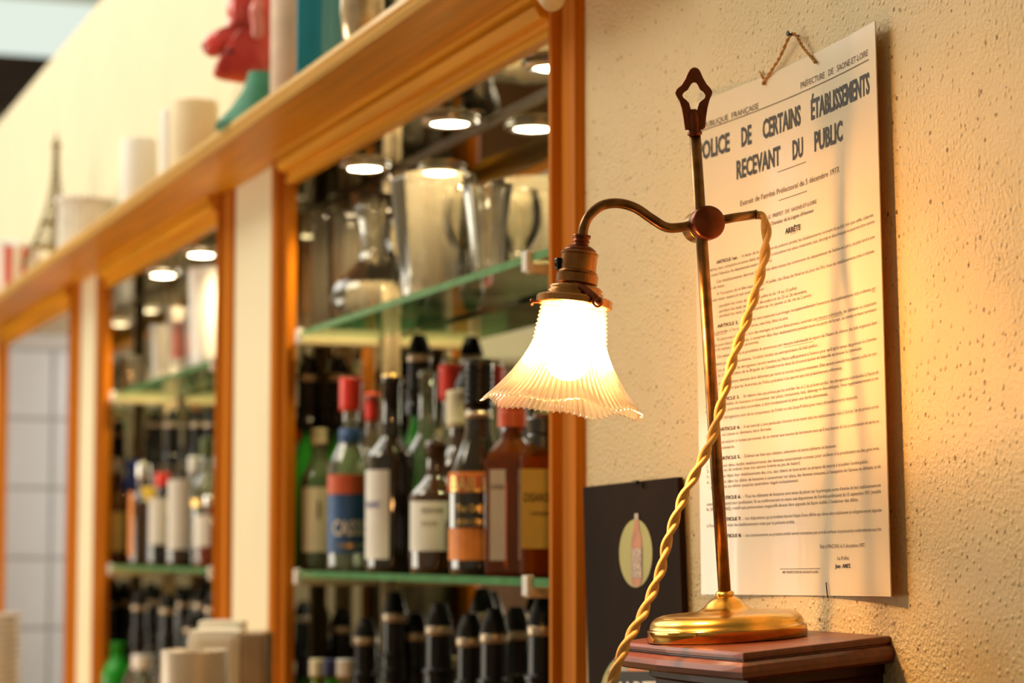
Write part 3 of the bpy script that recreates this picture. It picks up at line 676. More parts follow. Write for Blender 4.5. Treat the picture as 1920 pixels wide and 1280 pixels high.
for A, C in zip(layers, layers[1:]):
    n = len(A)
    for k in range(n): bm.faces.new((A[k], A[(k+1) % n], C[(k+1) % n], C[k]))
bm.faces.new(layers[0][::-1]); bm.faces.new(layers[-1]); bmesh.ops.recalc_face_normals(bm, faces=bm.faces)
o = obj('head', bm, M_REDH, r, smooth=True); md = o.modifiers.new('s', 'SUBSURF'); md.levels = 1; md.render_levels = 2
bm = B(); e = [hp(1165, 20)+nd*.046, hp(1150, 70)+nd*.054, hp(1160, 130)+nd*.054, hp(1155, 185)+nd*.046]; tube(bm, spline(e, 4), [.006]+[.010]*11+[.006], 8); obj('ear', bm, mat('pale_red_ear', (.70, .22, .20), .3, coat=.5), r, smooth=True)
bm = B(); e = [hp(1042, 235)+nd*.034, hp(1010, 240)+nd*.026, hp(985, 245)+nd*.012]; tube(bm, spline(e, 4), .004, 8); obj('mouth', bm, mat('dark_red_mouth', (.18, .01, .01), .5), r, smooth=True)
bm = B(); bmesh.ops.create_icosphere(bm, subdivisions=2, radius=.010, matrix=Matrix.Translation(hp(922, 205)+nd*.006)); obj('nose_tip', bm, mat('purple_red_nose', (.30, .04, .06), .25, coat=.6), r, smooth=True)
bm = B(); c0 = Xat(487, yh, 180); hh = onY(487, 150, yh).z
lathe(bm, [(.072, TOP), (.070, TOP+.004), (.046, TOP+(hh-TOP)*.40), (.028, TOP+(hh-TOP)*.75), (.018, hh+.012)], 28, (c0, yh, 0), rfun=lambda th, i, n: (.003*math.sin(th*7) if i < 2 else 0, 0)); obj('green_collar', bm, mat('sea_green_cloth', (.04, .22, .14), .6, var=.2), r, smooth=True)

# vase, blue box, jar
px = 543; lathe_obj('tall_vase', setshelf(px, .93), [(.028, 0), (.031, .01), (.031, .25), (.026, .27), (.012, .275)], mat('pink_beige_glaze', (.62, .46, .36), .5), 'tall beige cylinder vase between puppet head and blue box', 'vase')
yb = .905; xa, xb = Xat(573, yb), Xat(735, yb+.06)
r = empty('gift_box', (0, 0, 0), 'bright blue tall carton with pale printed panel on the long shelf', 'box'); p0 = Vector((Xat(640, yb+.02), yb+.02, TOP)); r.location = p0
bw = .066; M_BLUEC = mat('blue_carton', (.015, .30, .56), .4, var=.15, scale=12, stretch=(8, 8, .4))
bm = B(); box(bm, -.035, .035, -bw, bw-.01, 0, .30, bev=.002); obj('carton', bm, M_BLUEC, r, world=False)
bm = B(); box(bm, .0352, .0362, -bw+.035, bw-.02, .03, .28); obj('printed_panel', bm, mat('pale_teal_print', (.13, .42, .55), .4, var=.3, scale=20, stretch=(8, 8, .6)), r, world=False)
r.rotation_euler.z = -.27
o = lathe_obj('lidded_jar', setshelf(678, .885), [(.018, 0), (.026, .010), (.030, .045), (.028, .09), (.022, .11), (.030, .115), (.030, .135)], mat('silvered_jar', (.62, .50, .34), .2, metal=.6, var=.3, scale=30), 'small silvered jar in front of the blue carton', 'jar')
# cream shell hanging at the corner of cabinet frame
p = onY(1034, 8, .93)
bm = B(); bmesh.ops.create_uvsphere(bm, u_segments=20, v_segments=12, radius=.0165, matrix=Matrix.Translation(p+Vector((0, 0, .012))) @ Matrix.Diagonal((1, 1, 1.15, 1)))
for v in bm.verts:
    v.co += Vector((math.sin(v.co.z*400)*.0012, 0, math.sin(v.co.x*500)*.0012))
tag(obj('shelf_knob', bm, M_WAXC, smooth=True), 'small cream lump hanging under the shelf at the cabinet corner', 'ornament')

# ------------------------------------------------------------------ things on the counter, bottom left
zc_ = 3.45; p = onZ(365, 1217, zc_); r0 = 64/FPX*zc_
o = lathe_obj('steel_canister', (p.x, p.y, CT), [(r0*.97, 0), (r0, .004), (r0, p.z-CT-.004), (r0*.98, p.z-CT-.001), (r0*.90, p.z-CT), (r0*.9, p.z-CT-.03), (.01, p.z-CT-.03)], mat('champagne_metal', (.50, .42, .33), .4, metal=.3, var=.03), 'champagne coloured round metal canister in front of the white machine', 'canister')
zc_ = 3.75; p = onZ(420, 1176, zc_); q = onZ(500, 1195, zc_); r = empty('white_machine', (p.x, p.y, CT), 'white rounded coffee machine top behind the metal canister', 'appliance', rz=-ALPHA)
wd = 66/FPX*zc_; H = p.z-CT
bm = B(); box(bm, -.09, .05, -wd*.95, wd*.62, 0, H, bev=.018); obj('housing', bm, mat('white_enamel', (.85, .82, .75), .3, coat=.4, var=.02), r, world=False)
bm = B(); box(bm, -.08, .046, wd*.55, wd*1.28, 0, H-.006, bev=.008); obj('side_casing', bm, mat('beige_casing', (.34, .24, .15), .35, coat=.3), r, world=False)
bm = B(); box(bm, -.09, -.02, -wd*.8, wd*.5, H-.004, H+.010, bev=.006); obj('lid', bm, mat('white_enamel', (.7, .68, .62), .3), r, world=False)
# stack of saucers far left
p = onZ(2, 1150, 5.4); r = empty('saucer_stack', (p.x, p.y, CT), 'stack of white saucers at the far left edge', 'crockery')
hh = p.z-CT; k = 0; z = 0
while z < hh-.01:
    bm = B(); lathe(bm, [(.025, z), (.030, z+.002), (.048, z+.012), (.050, z+.014), (.045, z+.013), (.02, z+.005)], 24); obj('saucer', bm, M_WHITE, r, smooth=True, world=False); z += .014

# ------------------------------------------------------------------ notice on the wall
# the laminate curls: both upright edges stand off the wall, its middle touches it
YP = D - .0120
_xl, _xr = onY(1308, 640, YP).x, onY(1655, 640, YP).x
def bow(x): q = min(1.05, max(-.05, (x-_xl)/(_xr-_xl))); return .0105*4*q*(1-q)
def onS(px, py, off=0.0):
    y = YP
    for _ in range(12): p_ = onY(px, py, y-off); y = YP + bow(p_.x)
    return onY(px, py, y-off)
TR, BR, BL, TL = onS(1640, 39), onS(1670, 1118), onS(1315, 1114), onS(1300, 194)
r = empty('notice_placard', (BL+BR)/2, 'laminated printed police notice hanging from twine behind the brass lamp', 'sign')
M_PAPER = mat('laminated_paper', (.82, .69, .47), .35, coat=.85, var=.03, scale=5)
# slightly wavy laminate: coat normal carries long vertical ripples
nt = M_PAPER.node_tree; wv = nt.nodes.new('ShaderNodeTexNoise'); wv.inputs['Scale'].default_value = 14; wv.inputs['Detail'].default_value = 2
mpw = nt.nodes.new('ShaderNodeMapping'); mpw.inputs['Scale'].default_value = (1, 1, .10); tcw = nt.nodes.new('ShaderNodeTexCoord')
bw_ = nt.nodes.new('ShaderNodeBump'); bw_.inputs['Strength'].default_value = .25; bw_.inputs['Distance'].default_value = .004
nt.links.new(tcw.outputs['Object'], mpw.inputs[0]); nt.links.new(mpw.outputs[0], wv.inputs[0]); nt.links.new(wv.outputs['Fac'], bw_.inputs['Height']); nt.links.new(bw_.outputs[0], nt.nodes['Principled BSDF'].inputs['Coat Normal'])
nt.nodes['Principled BSDF'].inputs['Coat Roughness'].default_value = .12
_t = nt.nodes.new('ShaderNodeBsdfTranslucent'); _t.inputs[0].default_value = (1, .50, .10, 1); _m = nt.nodes.new('ShaderNodeMixShader'); _m.inputs[0].default_value = .16
nt.links.new(nt.nodes['Principled BSDF'].outputs[0], _m.inputs[1]); nt.links.new(_t.outputs[0], _m.inputs[2]); nt.links.new(_m.outputs[0], nt.nodes['Material Output'].inputs[0])
bm = B(); n = 28; G = {}
for i in range(n+1):
    f = i/n
    for k, (a, b) in enumerate(((BL, BR), (TL, TR))):
        p_ = a.lerp(b, f); p_.y = YP + bow(p_.x)
        for e_ in (0, 1): G[i, k, e_] = bm.verts.new(p_+Vector((0, .0010*e_, 0)))
for i in range(n):
    bm.faces.new((G[i,0,0], G[i+1,0,0], G[i+1,1,0], G[i,1,0])); bm.faces.new((G[i,1,1], G[i+1,1,1], G[i+1,0,1], G[i,0,1]))
    bm.faces.new((G[i,1,0], G[i+1,1,0], G[i+1,1,1], G[i,1,1])); bm.faces.new((G[i,0,1], G[i+1,0,1], G[i+1,0,0], G[i,0,0]))
for i in (0, n): bm.faces.new((G[i,0,0], G[i,1,0], G[i,1,1], G[i,0,1]))
bmesh.ops.recalc_face_normals(bm, faces=bm.faces)
obj('sheet', bm, M_PAPER, r)
INK_OFF = .0004
MB, MU = (BR.z-BL.z)/(BR.x-BL.x), (TR.z-TL.z)/(TR.x-TL.x)   # slope of the print: the notice hangs a little askew
def bend(p_): return Vector((p_.x, YP + bow(p_.x) - INK_OFF, p_.z))
YT = YP + .004
def capw(px): return (onY(px, 640, YT)-CAM).dot(F_)/FPX
bm_b = B(); bm_h = bm_b
def ends(x1, x2, xr, yr):
    Q = onS(xr, yr, INK_OFF); out = []; MT = MB + (MU-MB)*(Q.z-BR.z)/(TR.z-BR.z)
    for x in (x1, x2):
        y = yr
        for _ in range(6):
            p_ = onS(x, y, INK_OFF); z = Q.z + MT*(p_.x-Q.x); v = Vector((p_.x, p_.y, z))-CAM; y = 640-FPX*v.dot(U_)/v.dot(F_)
        out.append(Vector((p_.x, p_.y, z)))
    return out
def line(s, x1, x2, xr, yr, cap, bold=0.0, bmx=None):
    mi = 1 if bold >= .02 else 0
    P1, P2 = ends(x1, x2, xr, yr); P1.y = P2.y = YP
    b = (P2-P1).normalized(); up = Vector((-b.z, 0, b.x))
    put_text(bm_b, s, P1, P2, up, cap*capw(1640), bold, mi, warp=bend)
def rule(x1, x2, xr, yr, th=1.6, bmx=None):
    P1, P2 = ends(x1, x2, xr, yr); P1.y = P2.y = YP; h = Vector((0, 0, th*capw(1640))); n = 10
    V = [[bm_b.verts.new(bend(P1.lerp(P2, i/n)+h*k)) for i in range(n+1)] for k in (0, 1)]
    for i in range(n): bm_b.faces.new((V[0][i], V[0][i+1], V[1][i+1], V[1][i]))
line('RÉPUBLIQUE  FRANÇAISE', 1308, 1422, 1422, 203, 13)
line('PRÉFECTURE   DE   SAONE-ET-LOIRE', 1501, 1627, 1627, 104, 13)
rule(1307, 1628, 1627, 113, 1.8)
for s, a, b in (('POLICE', 1308, 1368), ('DE', 1390, 1409), ('CERTAINS', 1430, 1501), ('ÉTABLISSEMENTS', 1520.5, 1630)): line(s, a, b, 1629, 174, 41, .030, bm_h)
for s, a, b in (('RECEVANT', 1381, 1463), ('DU', 1486, 1505.5), ('PUBLIC', 1527, 1579.5)): line(s, a, b, 1579, 262, 40, .030, bm_h)
rule(1458, 1511, 1511, 304); rule(1460, 1513, 1512, 359)
line("Extrait de l'arrêté Préfectoral du 5 décembre 1977.", 1388, 1574, 1574, 322, 12, .004)
line('LE  PREFET  DE  SAONE-ET-LOIRE', 1439, 1531, 1531, 381, 8.5, .006)
line("Chevalier de la Légion d'Honneur", 1445, 1526, 1526, 397, 8, .012)
line('ARRÊTE', 1472, 1501, 1501, 430, 11.5, .035, bm_h); rule(1482.5, 1493, 1493, 436, 1.2)
C = 7.2
def art(n, rest, xr, yr, x2=None):
    x0 = 1343+(yr-400)*.012; x2 = x2 or xr
    line(n, x0, x0+40, xr, yr, C, .03, bm_h); line(rest, x0+44, x2, xr, yr, C)
def tx(s, x1, xr, yr): line(s, x1, xr, xr, yr, C)
art('ARTICLE 1er.', "- A dater de la publication du présent arrêté, les établissements recevant du public tels que cafés, cabarets,", 1638, 405)
tx("brasseries, bars, comptoirs et autres débits de boissons à consommer sur place, restaurants, bals, dancings et discothèques ne pourront être ouverts", 1322, 1639, 417.5)
tx("dans toute l'étendue du département avant sept heures.", 1322, 1448, 490)
tx("Ces établissements devront être fermés dans toutes les communes du département de Saône-et-Loire, au plus tard à une", 1343, 1639.5, 446)
tx("heure du matin.", 1322, 1359, 537)
tx("A l'occasion de la fête nationale du 14 juillet, des fêtes de Noël et du Jour de l'An, tous les établissements cités ci-dessus,", 1344, 1639.5, 472.6)
tx("pourront rester ouverts la nuit entière, à savoir :", 1323, 1435, 543)
tx("- pendant les nuits du 13 au 14 juillet et du 14 au 15 juillet,", 1345, 1494.5, 542)
tx("- pendant les nuits du 24 au 25 décembre et du 25 au 26 décembre,", 1345, 1513, 548)
tx("- pendant les nuits du 31 décembre au 1er janvier et du 1er au 2 janvier.", 1345, 1523, 555)
art('ARTICLE 2.', "- Les Maires sont autorisés à prolonger exceptionnellement l'ouverture des établissements cités ci-dessus, par", 1642, 542); rule(1635, 1642, 1642, 546, .9)
tx("mesure générale, à l'occasion des foires, marchés, fêtes locales.", 1323, 1478, 598); rule(1323, 1362, 1362, 625, .9)
tx("Ils pourront également, lors des mariages et autres fêtes privées, autoriser, par mesure individuelle, les débitants ou restaurants", 1345, 1643, 570); rule(1530, 1582, 1582, 589.5, .9)
tx("auxquels sont liées lesdites fêtes, à conserver dans leur établissement pendant toute ou partie de la nuit, les invités et leurs serviteurs", 1323, 1643, 582)
tx("à raison de toutes dernières personnes.", 1323, 1423, 643)
tx("De même, auront la possibilité de prononcer par mesure individuelle le report de l'heure de clôture des bals organisés dans", 1345, 1644, 607); rule(1470, 1525, 1525, 640, .9)
tx("la commune par des Associations, Sociétés locales ou entrepreneurs de bals publics.", 1323, 1533.7, 649)
tx("Les demandes de dérogations seront remises au Maire suffisamment à l'avance pour qu'il ait le temps de prévenir le Commis-", 1345, 1644, 637)
tx("saire ou le Commandant de la Brigade de Gendarmerie dans la circonscription de laquelle se trouve la commune.", 1323, 1616, 655)
tx("Les permissions devront être délivrées par écrit et seront toujours motivées. Elles seront considérées comme nulles et non", 1345, 1643, 665)
tx("avenues, chaque fois que les Autorités de Police précitées n'en auront pas été préalablement informées.", 1323, 1579, 692)
art('ARTICLE 3.', "- En dehors des cas prévus par les articles 1er et 2 du présent arrêté, des dérogations individuelles à l'heure de", 1647, 700)
tx("fermeture des débits de boissons à consommer sur place, restaurants, bals, dancings et discothèques, fixée réglementairement à une", 1323, 1647, 711)
tx("heure du matin, pourront être accordées, à titre exceptionnel et pour une durée déterminée.", 1323, 1552, 741)
tx("Ces dérogations sont de la compétence du Préfet ou des Sous-Préfets pour leurs Arrondissements respectifs.", 1346, 1608, 746.5)
art('ARTICLE 4.', "- Il est interdit à tout particulier d'entrer et de rester dans les établissements visés à l'article 1er du présent arrêté", 1647.5, 764.5)
tx("au temps où ceux-ci doivent être fermés.", 1324, 1447, 806)
tx("Il est enjoint à toutes personnes de se retirer aux heures de fermeture sans qu'il soit besoin de les y contraindre et après un", 1347, 1648, 791.6)
tx("avertissement.", 1324, 1378, 839)
art('ARTICLE 5.', "- Défense est faite aux cafetiers, cabaretiers et autres débitants de boissons :", 1569, 838)
tx("1 - de recevoir dans lesdits établissements des femmes notoirement connues pour se livrer à la prostitution ou des gens ivres.", 1325, 1649, 842.5)
tx("2 - de tenir ou de tolérer chez eux aucune loterie ou jeu de hasard.", 1325, 1500, 870)
tx("3 - de tolérer dans leur établissement des cris, des chants et tous actes ou propos de nature à troubler l'ordre public.", 1325, 1628, 867.5)
tx("4 - d'employer dans les débits de boissons à consommer sur place, des femmes mineures, à l'exception de l'épouse du débitant, et de", 1325, 1651, 877)
tx("ses parents ou alliées jusqu'au quatrième degré inclusivement.", 1332, 1497, 903)
art('ARTICLE 6.', "- Tous les débitants de boissons sont tenus de placer sur la principale porte d'entrée de leur établissement une", 1651.5, 912)
tx("enseigne indiquant leur profession. Ils se conformeront en outre aux dispositions de l'arrêté préfectoral du 15 septembre 1951 (modifié", 1325, 1651.5, 924)
tx("le 20 mars 1962), relatif aux panonceaux respectifs devant être apposés de façon visible à l'extérieur des débits.", 1325, 1609, 939)
art('ARTICLE 7.', "- Les dispositions qui précèdent feront l'objet d'une affiche qui devra être visiblement et obligatoirement apposée", 1652.5, 958.5)
tx("à l'intérieur de tous les établissements visés par le présent arrêté.", 1325, 1490, 980.6)
art('ARTICLE 8.', "- Les contraventions au présent arrêté seront constatées par procès-verbaux et poursuivies conformément aux lois.", 1652.5, 994.5)
line('Fait à MACON, le 5 décembre 1977.', 1537.5, 1622, 1622, 1025, 8)
line('Le Préfet,', 1570, 1592, 1592, 1049, 8); line('Jean  AMET.', 1565.5, 1595.5, 1595, 1064, 8, .025)
rule(1462.5, 1538, 1538, 1066, 1.1); line('IMP. PREFECTURE DE SAONE-ET-LOIRE', 1467, 1534, 1534, 1074, 5, .01)
obj('lettering', bm_b, [mat('brown_print_ink', (.12, .075, .035), .6, var=.05), M_INK], r)
# nail and twine
nail = onY(1487, 66, D-.006)
bm = B(); tube(bm, [nail+Vector((0, -.005, .001)), nail+Vector((0, .012, -.001))], .0010, 8); lathe(bm, [(.0026, 0), (.0026, .0012)], 12, nail+Vector((0, -.006, .0012)), (0, 1, 0))
tag(obj('nail', bm, M_BLACK), 'small black nail in the stucco above the notice', 'nail')
bm = B()
h1, h2 = onS(1434, 150, .001), onS(1525, 112, .001)
e1, e2 = onS(1431, 158, .002), onS(1528, 117, .002)
def strand(pts, rr, turns, rad, ph):
    sp = spline(pts, 10); out = []; n = len(sp)
    for i, p_ in enumerate(sp):
        t = (sp[min(i+1, n-1)]-sp[max(i-1, 0)]).normalized(); u = t.cross(Vector((0, 1, 0))).normalized(); v = t.cross(u); a = ph+2*PI*turns*i/(n-1)
        out.append(p_+(u*math.cos(a)+v*math.sin(a))*rad)
    tube(bm, out, rr, 6)
for ph in (0, PI): strand([e1, h1, (h1+nail)/2+Vector((0, 0, -.001)), nail+Vector((0, -.001, .0015)), (h2+nail)/2, h2, e2], .0009, 14, .0009, ph)
for a, b in (((1424, 134), (1431, 147)),): tube(bm, [onY(*a, D-.002), onS(*b, .001)], .0011, 6)
tag(obj('hanging_twine', bm, M_TWINE, smooth=True), 'brown twisted twine looped over the nail, holding the notice', 'twine')
bm = B(); tube(bm, spline([onS(1549, 1092, .001), onS(1550, 1104, .002), onS(1552, 1120, .001)], 4), .0006, 6)
tag(obj('bristle', bm, M_BLACK), 'thin dark bristle stuck at the bottom edge of the notice', 'bristle')

# ------------------------------------------------------------------ dark bottle board behind the lamp
YQ = D - .009
def bq(px, py, dy=0): return onY(px, py, YQ-dy)
bTL, bTR = bq(1093, 913), bq(1270, 894); bBR = bq(1283, 1276); bBL = bq(1095, 1276)
dwn = (bBR-bTR).normalized(); 
r = empty('advert_board', Vector(((bTL.x+bTR.x)/2, YQ, bTL.z-.3)), 'dark brown advertising board with glowing bottle oval, low on the wall', 'sign')
bm = B(); extrude_poly(bm, [bTL+dwn*.33, bTR+dwn*.33, bTR, bTL], Vector((0, .006, 0))); obj('board', bm, mat('dark_print_board', (.022, .010, .004), .6, spec=.05, coat=0, var=.5, scale=6, stretch=(1, 1, .3)), r)
M_OVAL = mat('yellow_oval_print', (.46, .41, .11), .45, var=.12, scale=9)
bm = B(); n = 40; V = [bm.verts.new(bq(1192+31*math.cos(2*PI*k/n), 1037+64*math.sin(2*PI*k/n), .0004)) for k in range(n)]; bm.faces.new(V); obj('oval_print', bm, M_OVAL, r)
bo = [(1190,963),(1196,963),(1197,975),(1199,990),(1203,1010),(1204,1025),(1204,1085),(1200,1098),(1186,1098),(1183,1085),(1183,1025),(1184,1010),(1188,990),(1189,975)]
bm = B(); bm.faces.new([bm.verts.new(bq(x, y_, .0008)) for x, y_ in bo]); obj('bottle_print', bm, mat('pink_bottle_print', (.55, .22, .10), .45, var=.2, scale=60), r)
bm = B(); bm.faces.new([bm.verts.new(bq(x, y_, .0012)) for x, y_ in ((1184,1028),(1203,1027),(1203,1082),(1184,1084))]); obj('bottle_label_print', bm, mat('pale_label_print', (.50, .36, .26), .45, var=.5, scale=250), r)
bm = B(); bm.faces.new([bm.verts.new(bq(x, y_, .0012)) for x, y_ in ((1189.5,962),(1196.5,962),(1197,973),(1189,974))]); obj('bottle_cap_print', bm, M_BAND, r)
bm = B(); V = [bm.verts.new(bq(1192-68*math.cos(PI*k/20), 1312-95*math.sin(PI*k/20), .0004)) for k in range(21)]; bm.faces.new(V); obj('lower_oval_print', bm, M_OVAL, r)
bm = B(); bm.faces.new([bm.verts.new(bq(x, y_, .0008)) for x, y_ in ((1176,1262),(1181,1240),(1200,1238),(1215,1262))]); obj('orange_print', bm, mat('orange_print', (.75, .22, .05), .45), r)
bm = B(); bm.faces.new([bm.verts.new(bq(x, y_, .0008)) for x, y_ in ((1140,1262),(1142,1250),(1176,1248),(1176,1262))]); obj('pale_print', bm, mat('pale_grey_print', (.45, .38, .28), .45), r)
bm = B(); bm.faces.new([bm.verts.new(bq(x, y_, .0012)) for x, y_ in ((1140,1258),(1262,1258),(1262,1320),(1140,1320))]); obj('black_panel', bm, M_INK, r)
bm = B(); put_text(bm, 'MARTINI', bq(1146, 1309, .0016), bq(1262, 1309, .0016), (0, 0, 1), 32*capw(1200), .03); obj('white_lettering', bm, M_INKW, r)
# clip holding the board
bm = B(); tube(bm, [bq(1186, 905, .001), bq(1196, 903, .001)], .002, 8); tube(bm, [bq(1205, 903, .002), bq(1205, 915, .002)], .0012, 6); obj('hanging_clip', bm, M_BLACK, r)

# ------------------------------------------------------------------ wall bracket (sags forward a little)
HB = EYE - .0715
TILT = R(3.3)
RB = Matrix.Translation((0, D, HB)) @ Matrix.Rotation(TILT, 4, 'X') @ Matrix.Translation((0, -D, -HB))
br = empty('wall_bracket', (-1.90, D, HB-.35), 'carved dark mahogany wall bracket carrying the brass lamp', 'bracket')
XR, XL, YFR = -1.758, -2.035, .822
def outline_top(e):
    """plan outline grown outward by e"""
    o = [Vector((XR-.055+e*.6, D-.0008, 0)), Vector((XR+.0+e, YFR-e*.6+.002, 0))]
    o += [Vector((XR-.02, YFR-e+.002, 0)), Vector((-1.90, YFR-e-.003, 0))]
    for k in range(0, 9):
        a = PI/2*k/8; o.append(Vector((XL+.045-math.sin(a)*(.045+e), YFR+.045-math.cos(a)*(.045+e), 0)))
    o.append(Vector((XL-e, D-.0008, 0))); return o
def stack(bm, layers):
    rings = []
    for e, dz in layers: rings.append([bm.verts.new(p_+Vector((0, 0, HB+dz))) for p_ in outline_top(e)])
    n = len(rings[0])
    for A, C_ in zip(rings, rings[1:]):
        for k in range(n): bm.faces.new((A[k], A[(k+1) % n], C_[(k+1) % n], C_[k]))
    bm.faces.new(rings[0]); bm.faces.new(rings[-1][::-1]); bmesh.ops.recalc_face_normals(bm, faces=bm.faces); bm.transform(RB)
bm = B(); stack(bm, [(-.004, 0), (-.0015, -.0006), (0, -.003), (0, -.0055), (-.003, -.0065), (-.003, -.0075)]); obj('top_board', bm, M_MAHOG, br)
bm = B(); stack(bm, [(-.004, -.0076), (.003, -.0080), (.008, -.0105), (.0105, -.015), (.009, -.0195), (.003, -.022), (-.010, -.0235)]); obj('edge_moulding', bm, M_MAHOG, br)
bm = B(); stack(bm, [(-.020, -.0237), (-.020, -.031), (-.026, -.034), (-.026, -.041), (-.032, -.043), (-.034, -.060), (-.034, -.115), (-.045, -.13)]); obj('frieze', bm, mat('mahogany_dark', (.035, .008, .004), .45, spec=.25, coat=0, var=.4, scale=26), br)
bm = B()   # carved scroll supports
for xx in (XL+.055, XR-.05):
    pts = []
    for i in range(34):
        a = i*.36; rr = .022*(1-i/44); pts.append(Vector((xx, YFR+.042-math.cos(a)*rr, HB-.075+math.sin(a)*rr)))
    tube(bm, pts, .0065, 8)
    tube(bm, spline([Vector((xx, YFR+.052, HB-.10)), Vector((xx, YFR+.075, HB-.16)), Vector((xx, D-.03, HB-.25)), Vector((xx, D-.006, HB-.33))], 6), [.014]*12+[.010]*7, 8)
bm.transform(RB); obj('scroll_support', bm, M_MAHOG, br, smooth=True)
bm = B(); box(bm, XL+.03, XR-.03, D-.018, D-.001, HB-.34, HB-.10, bev=.003); obj('back_plate', bm, M_MAHOG, br)

# ------------------------------------------------------------------ brass lamp
ZL0 = 2.105
BC = onZ(1364, 1196, ZL0)
# drop the base centre exactly on the sloped bracket top
nrm = (RB.to_3x3() @ Vector((0, 0, 1))).normalized()
BC.z = HB - (D-BC.y)*math.tan(TILT) + .0006
lamp = empty('table_lamp', BC, 'aged brass lamp with fluted glass shade, lit, standing on the mahogany bracket', 'lamp')
k_ = ZL0/FPX
bm = B()
pr = [(148,0),(150,2),(150,19),(148.5,22),(146,23.5),(145,24),(143.5,31),(140,37),(133,43),(122,47),(95,49),(66,50),(52,53),(42,59),(34,67),(26,74),(18,78.5),(15,79.5)]
lathe(bm, [(a*k_, b*k_) for a, b in pr[4:]], 96, BC, nrm); obj('base', bm, M_BRASS, lamp, smooth=True)
bm = B(); lathe(bm, [(a*k_, b*k_) for a, b in [(149,.2),(150,1),(150,20)]], 96, BC, nrm, cap=False); lathe(bm, [(149.8*k_, 20*k_), (149*k_, 22*k_), (145*k_, 24.2*k_)], 96, BC, nrm, cap=False); obj('base_rim', bm, mat('rim_brass', (.70, .40, .09), .12, metal=1, var=.2, scale=30), lamp, smooth=True)
PB = BC + nrm*(79*k_)
zt = (PB-CAM).dot(F_)
PT = onZ(1302, 238, zt-.028)
ax = (PT-PB).normalized()
bm = B(); lathe(bm, [(14*k_, 0), (17.5*k_, 2*k_), (17.5*k_, 6*k_), (14*k_, 9*k_), (11.5*k_, 11*k_)], 32, PB, ax); obj('foot_collar', bm, M_BRASS, lamp, smooth=True)
bm = B(); tube(bm, [PB+ax*.003, PB.lerp(PT, .33), PB.lerp(PT, .66), PT], [12*k_, 11.8*k_, 11.3*k_, 10.8*k_], 28); obj('pole', bm, M_BRASSD, lamp, smooth=True)
bm = B(); L_ = PT
lathe(bm, [(11*k_, -16*k_), (13.5*k_, -15*k_), (13.5*k_, -9*k_), (11.5*k_, -7*k_), (12*k_, 14*k_), (10*k_, 26*k_), (5*k_, 33*k_)], 28, L_, ax); obj('finial_socket', bm, M_BRONZE, lamp, smooth=True)
# finial plate with key-hole cut-out
zf = (PT-CAM).dot(F_) - .001
def c2(X, Y, z=zf): return onZ(1240+X/3.2, 20+Y/3.2, z)
out_ = [(200,338),(222,346),(236,368),(250,402),(272,440),(296,466),(307,486),(304,503),(290,535),(278,580),(269,640),(263,714),(142,716),(134,660),(122,590),(106,540),(88,510),(81,492),(88,474),(118,448),(142,410),(158,372),(174,348)]
hol = [(198,430),(212,435),(222,452),(232,474),(252,488),(265,506),(262,524),(246,536),(228,552),(219,580),(213,602),(197,609),(180,602),(173,578),(166,552),(150,536),(132,522),(126,506),(136,490),(158,476),(172,452),(183,436)]
ctr = Vector((196, 515))
def polar(P_, n=72):
    o = []
    Q = [Vector(p_) for p_ in P_]
    for i in range(n):
        a = 2*PI*i/n; d = Vector((math.sin(a), -math.cos(a))); best = None
        for j in range(len(Q)):
            p1 = Q[j]-ctr; p2 = Q[(j+1) % len(Q)]-ctr; e_ = p2-p1; den = d.x*(-e_.y)+d.y*e_.x
            if abs(den) < 1e-9: continue
            t = (p1.x*(-e_.y)+p1.y*e_.x)/den; s = (d.x*p1.y-d.y*p1.x)/den
            if t > 0 and -1e-6 <= s <= 1+1e-6: best = t if best is None else max(best, t)
        o.append(ctr+d*best)
    return o
A_, H_ = polar(out_), polar(hol)
bm = B(); th = .0022; rings = []
for (P_, z, ins) in ((A_, zf-th, .965), (A_, zf-th*.6, 1), (A_, zf+th*.6, 1), (A_, zf+th, .965), (H_, zf+th, 1), (H_, zf-th, 1)):
    rings.append([bm.verts.new(c2(*(ctr+(p_-ctr)*ins), z)) for p_ in P_])
rings.append(rings[0]); n = 72
for a, b in zip(rings, rings[1:]):
    for k in range(n): bm.faces.new((a[k], a[(k+1) % n], b[(k+1) % n], b[k]))
bmesh.ops.recalc_face_normals(bm, faces=bm.faces); obj('finial', bm, M_BRONZE, lamp)
# lamp plane: left end of the arm comes a little towards the camera
CL = onZ(1322, 420, zt-.018)                      # clamp centre
lat = -(R_*math.cos(R(13)) + F_*math.sin(R(13)))   # arm direction, leftwards
pn = lat.cross(Vector((0, 0, 1))).normalized(); pn = pn if pn.dot(F_) < 0 else -pn   # towards the camera
def onL(px, py, off=0):
    d = ray(px, py); t = (CL + pn*off - CAM).dot(pn)/d.dot(pn); return CAM + d*t
# clamp: barrel across, front knob
fwd = (pn - Vector((0, 0, .12))).normalized(); fwd = pn
bm = B(); lathe(bm, [(26*k_, -.026), (29*k_, -.025), (29*k_, -.006), (26*k_, -.004)], 40, CL, fwd); obj('clamp_barrel', bm, mat('worn_brass', (.42, .25, .08), .3, metal=1, var=.35, scale=60), lamp, smooth=False)
bm = B(); lathe(bm, [(27*k_, -.0035), (31*k_, -.002), (32*k_, .000), (32*k_, .010), (30.5*k_, .0125), (27*k_, .0135), (12*k_, .0150), (1*k_, .0153)], 48, CL, fwd); obj('clamp_knob', bm, M_BRONZE, lamp, smooth=True)
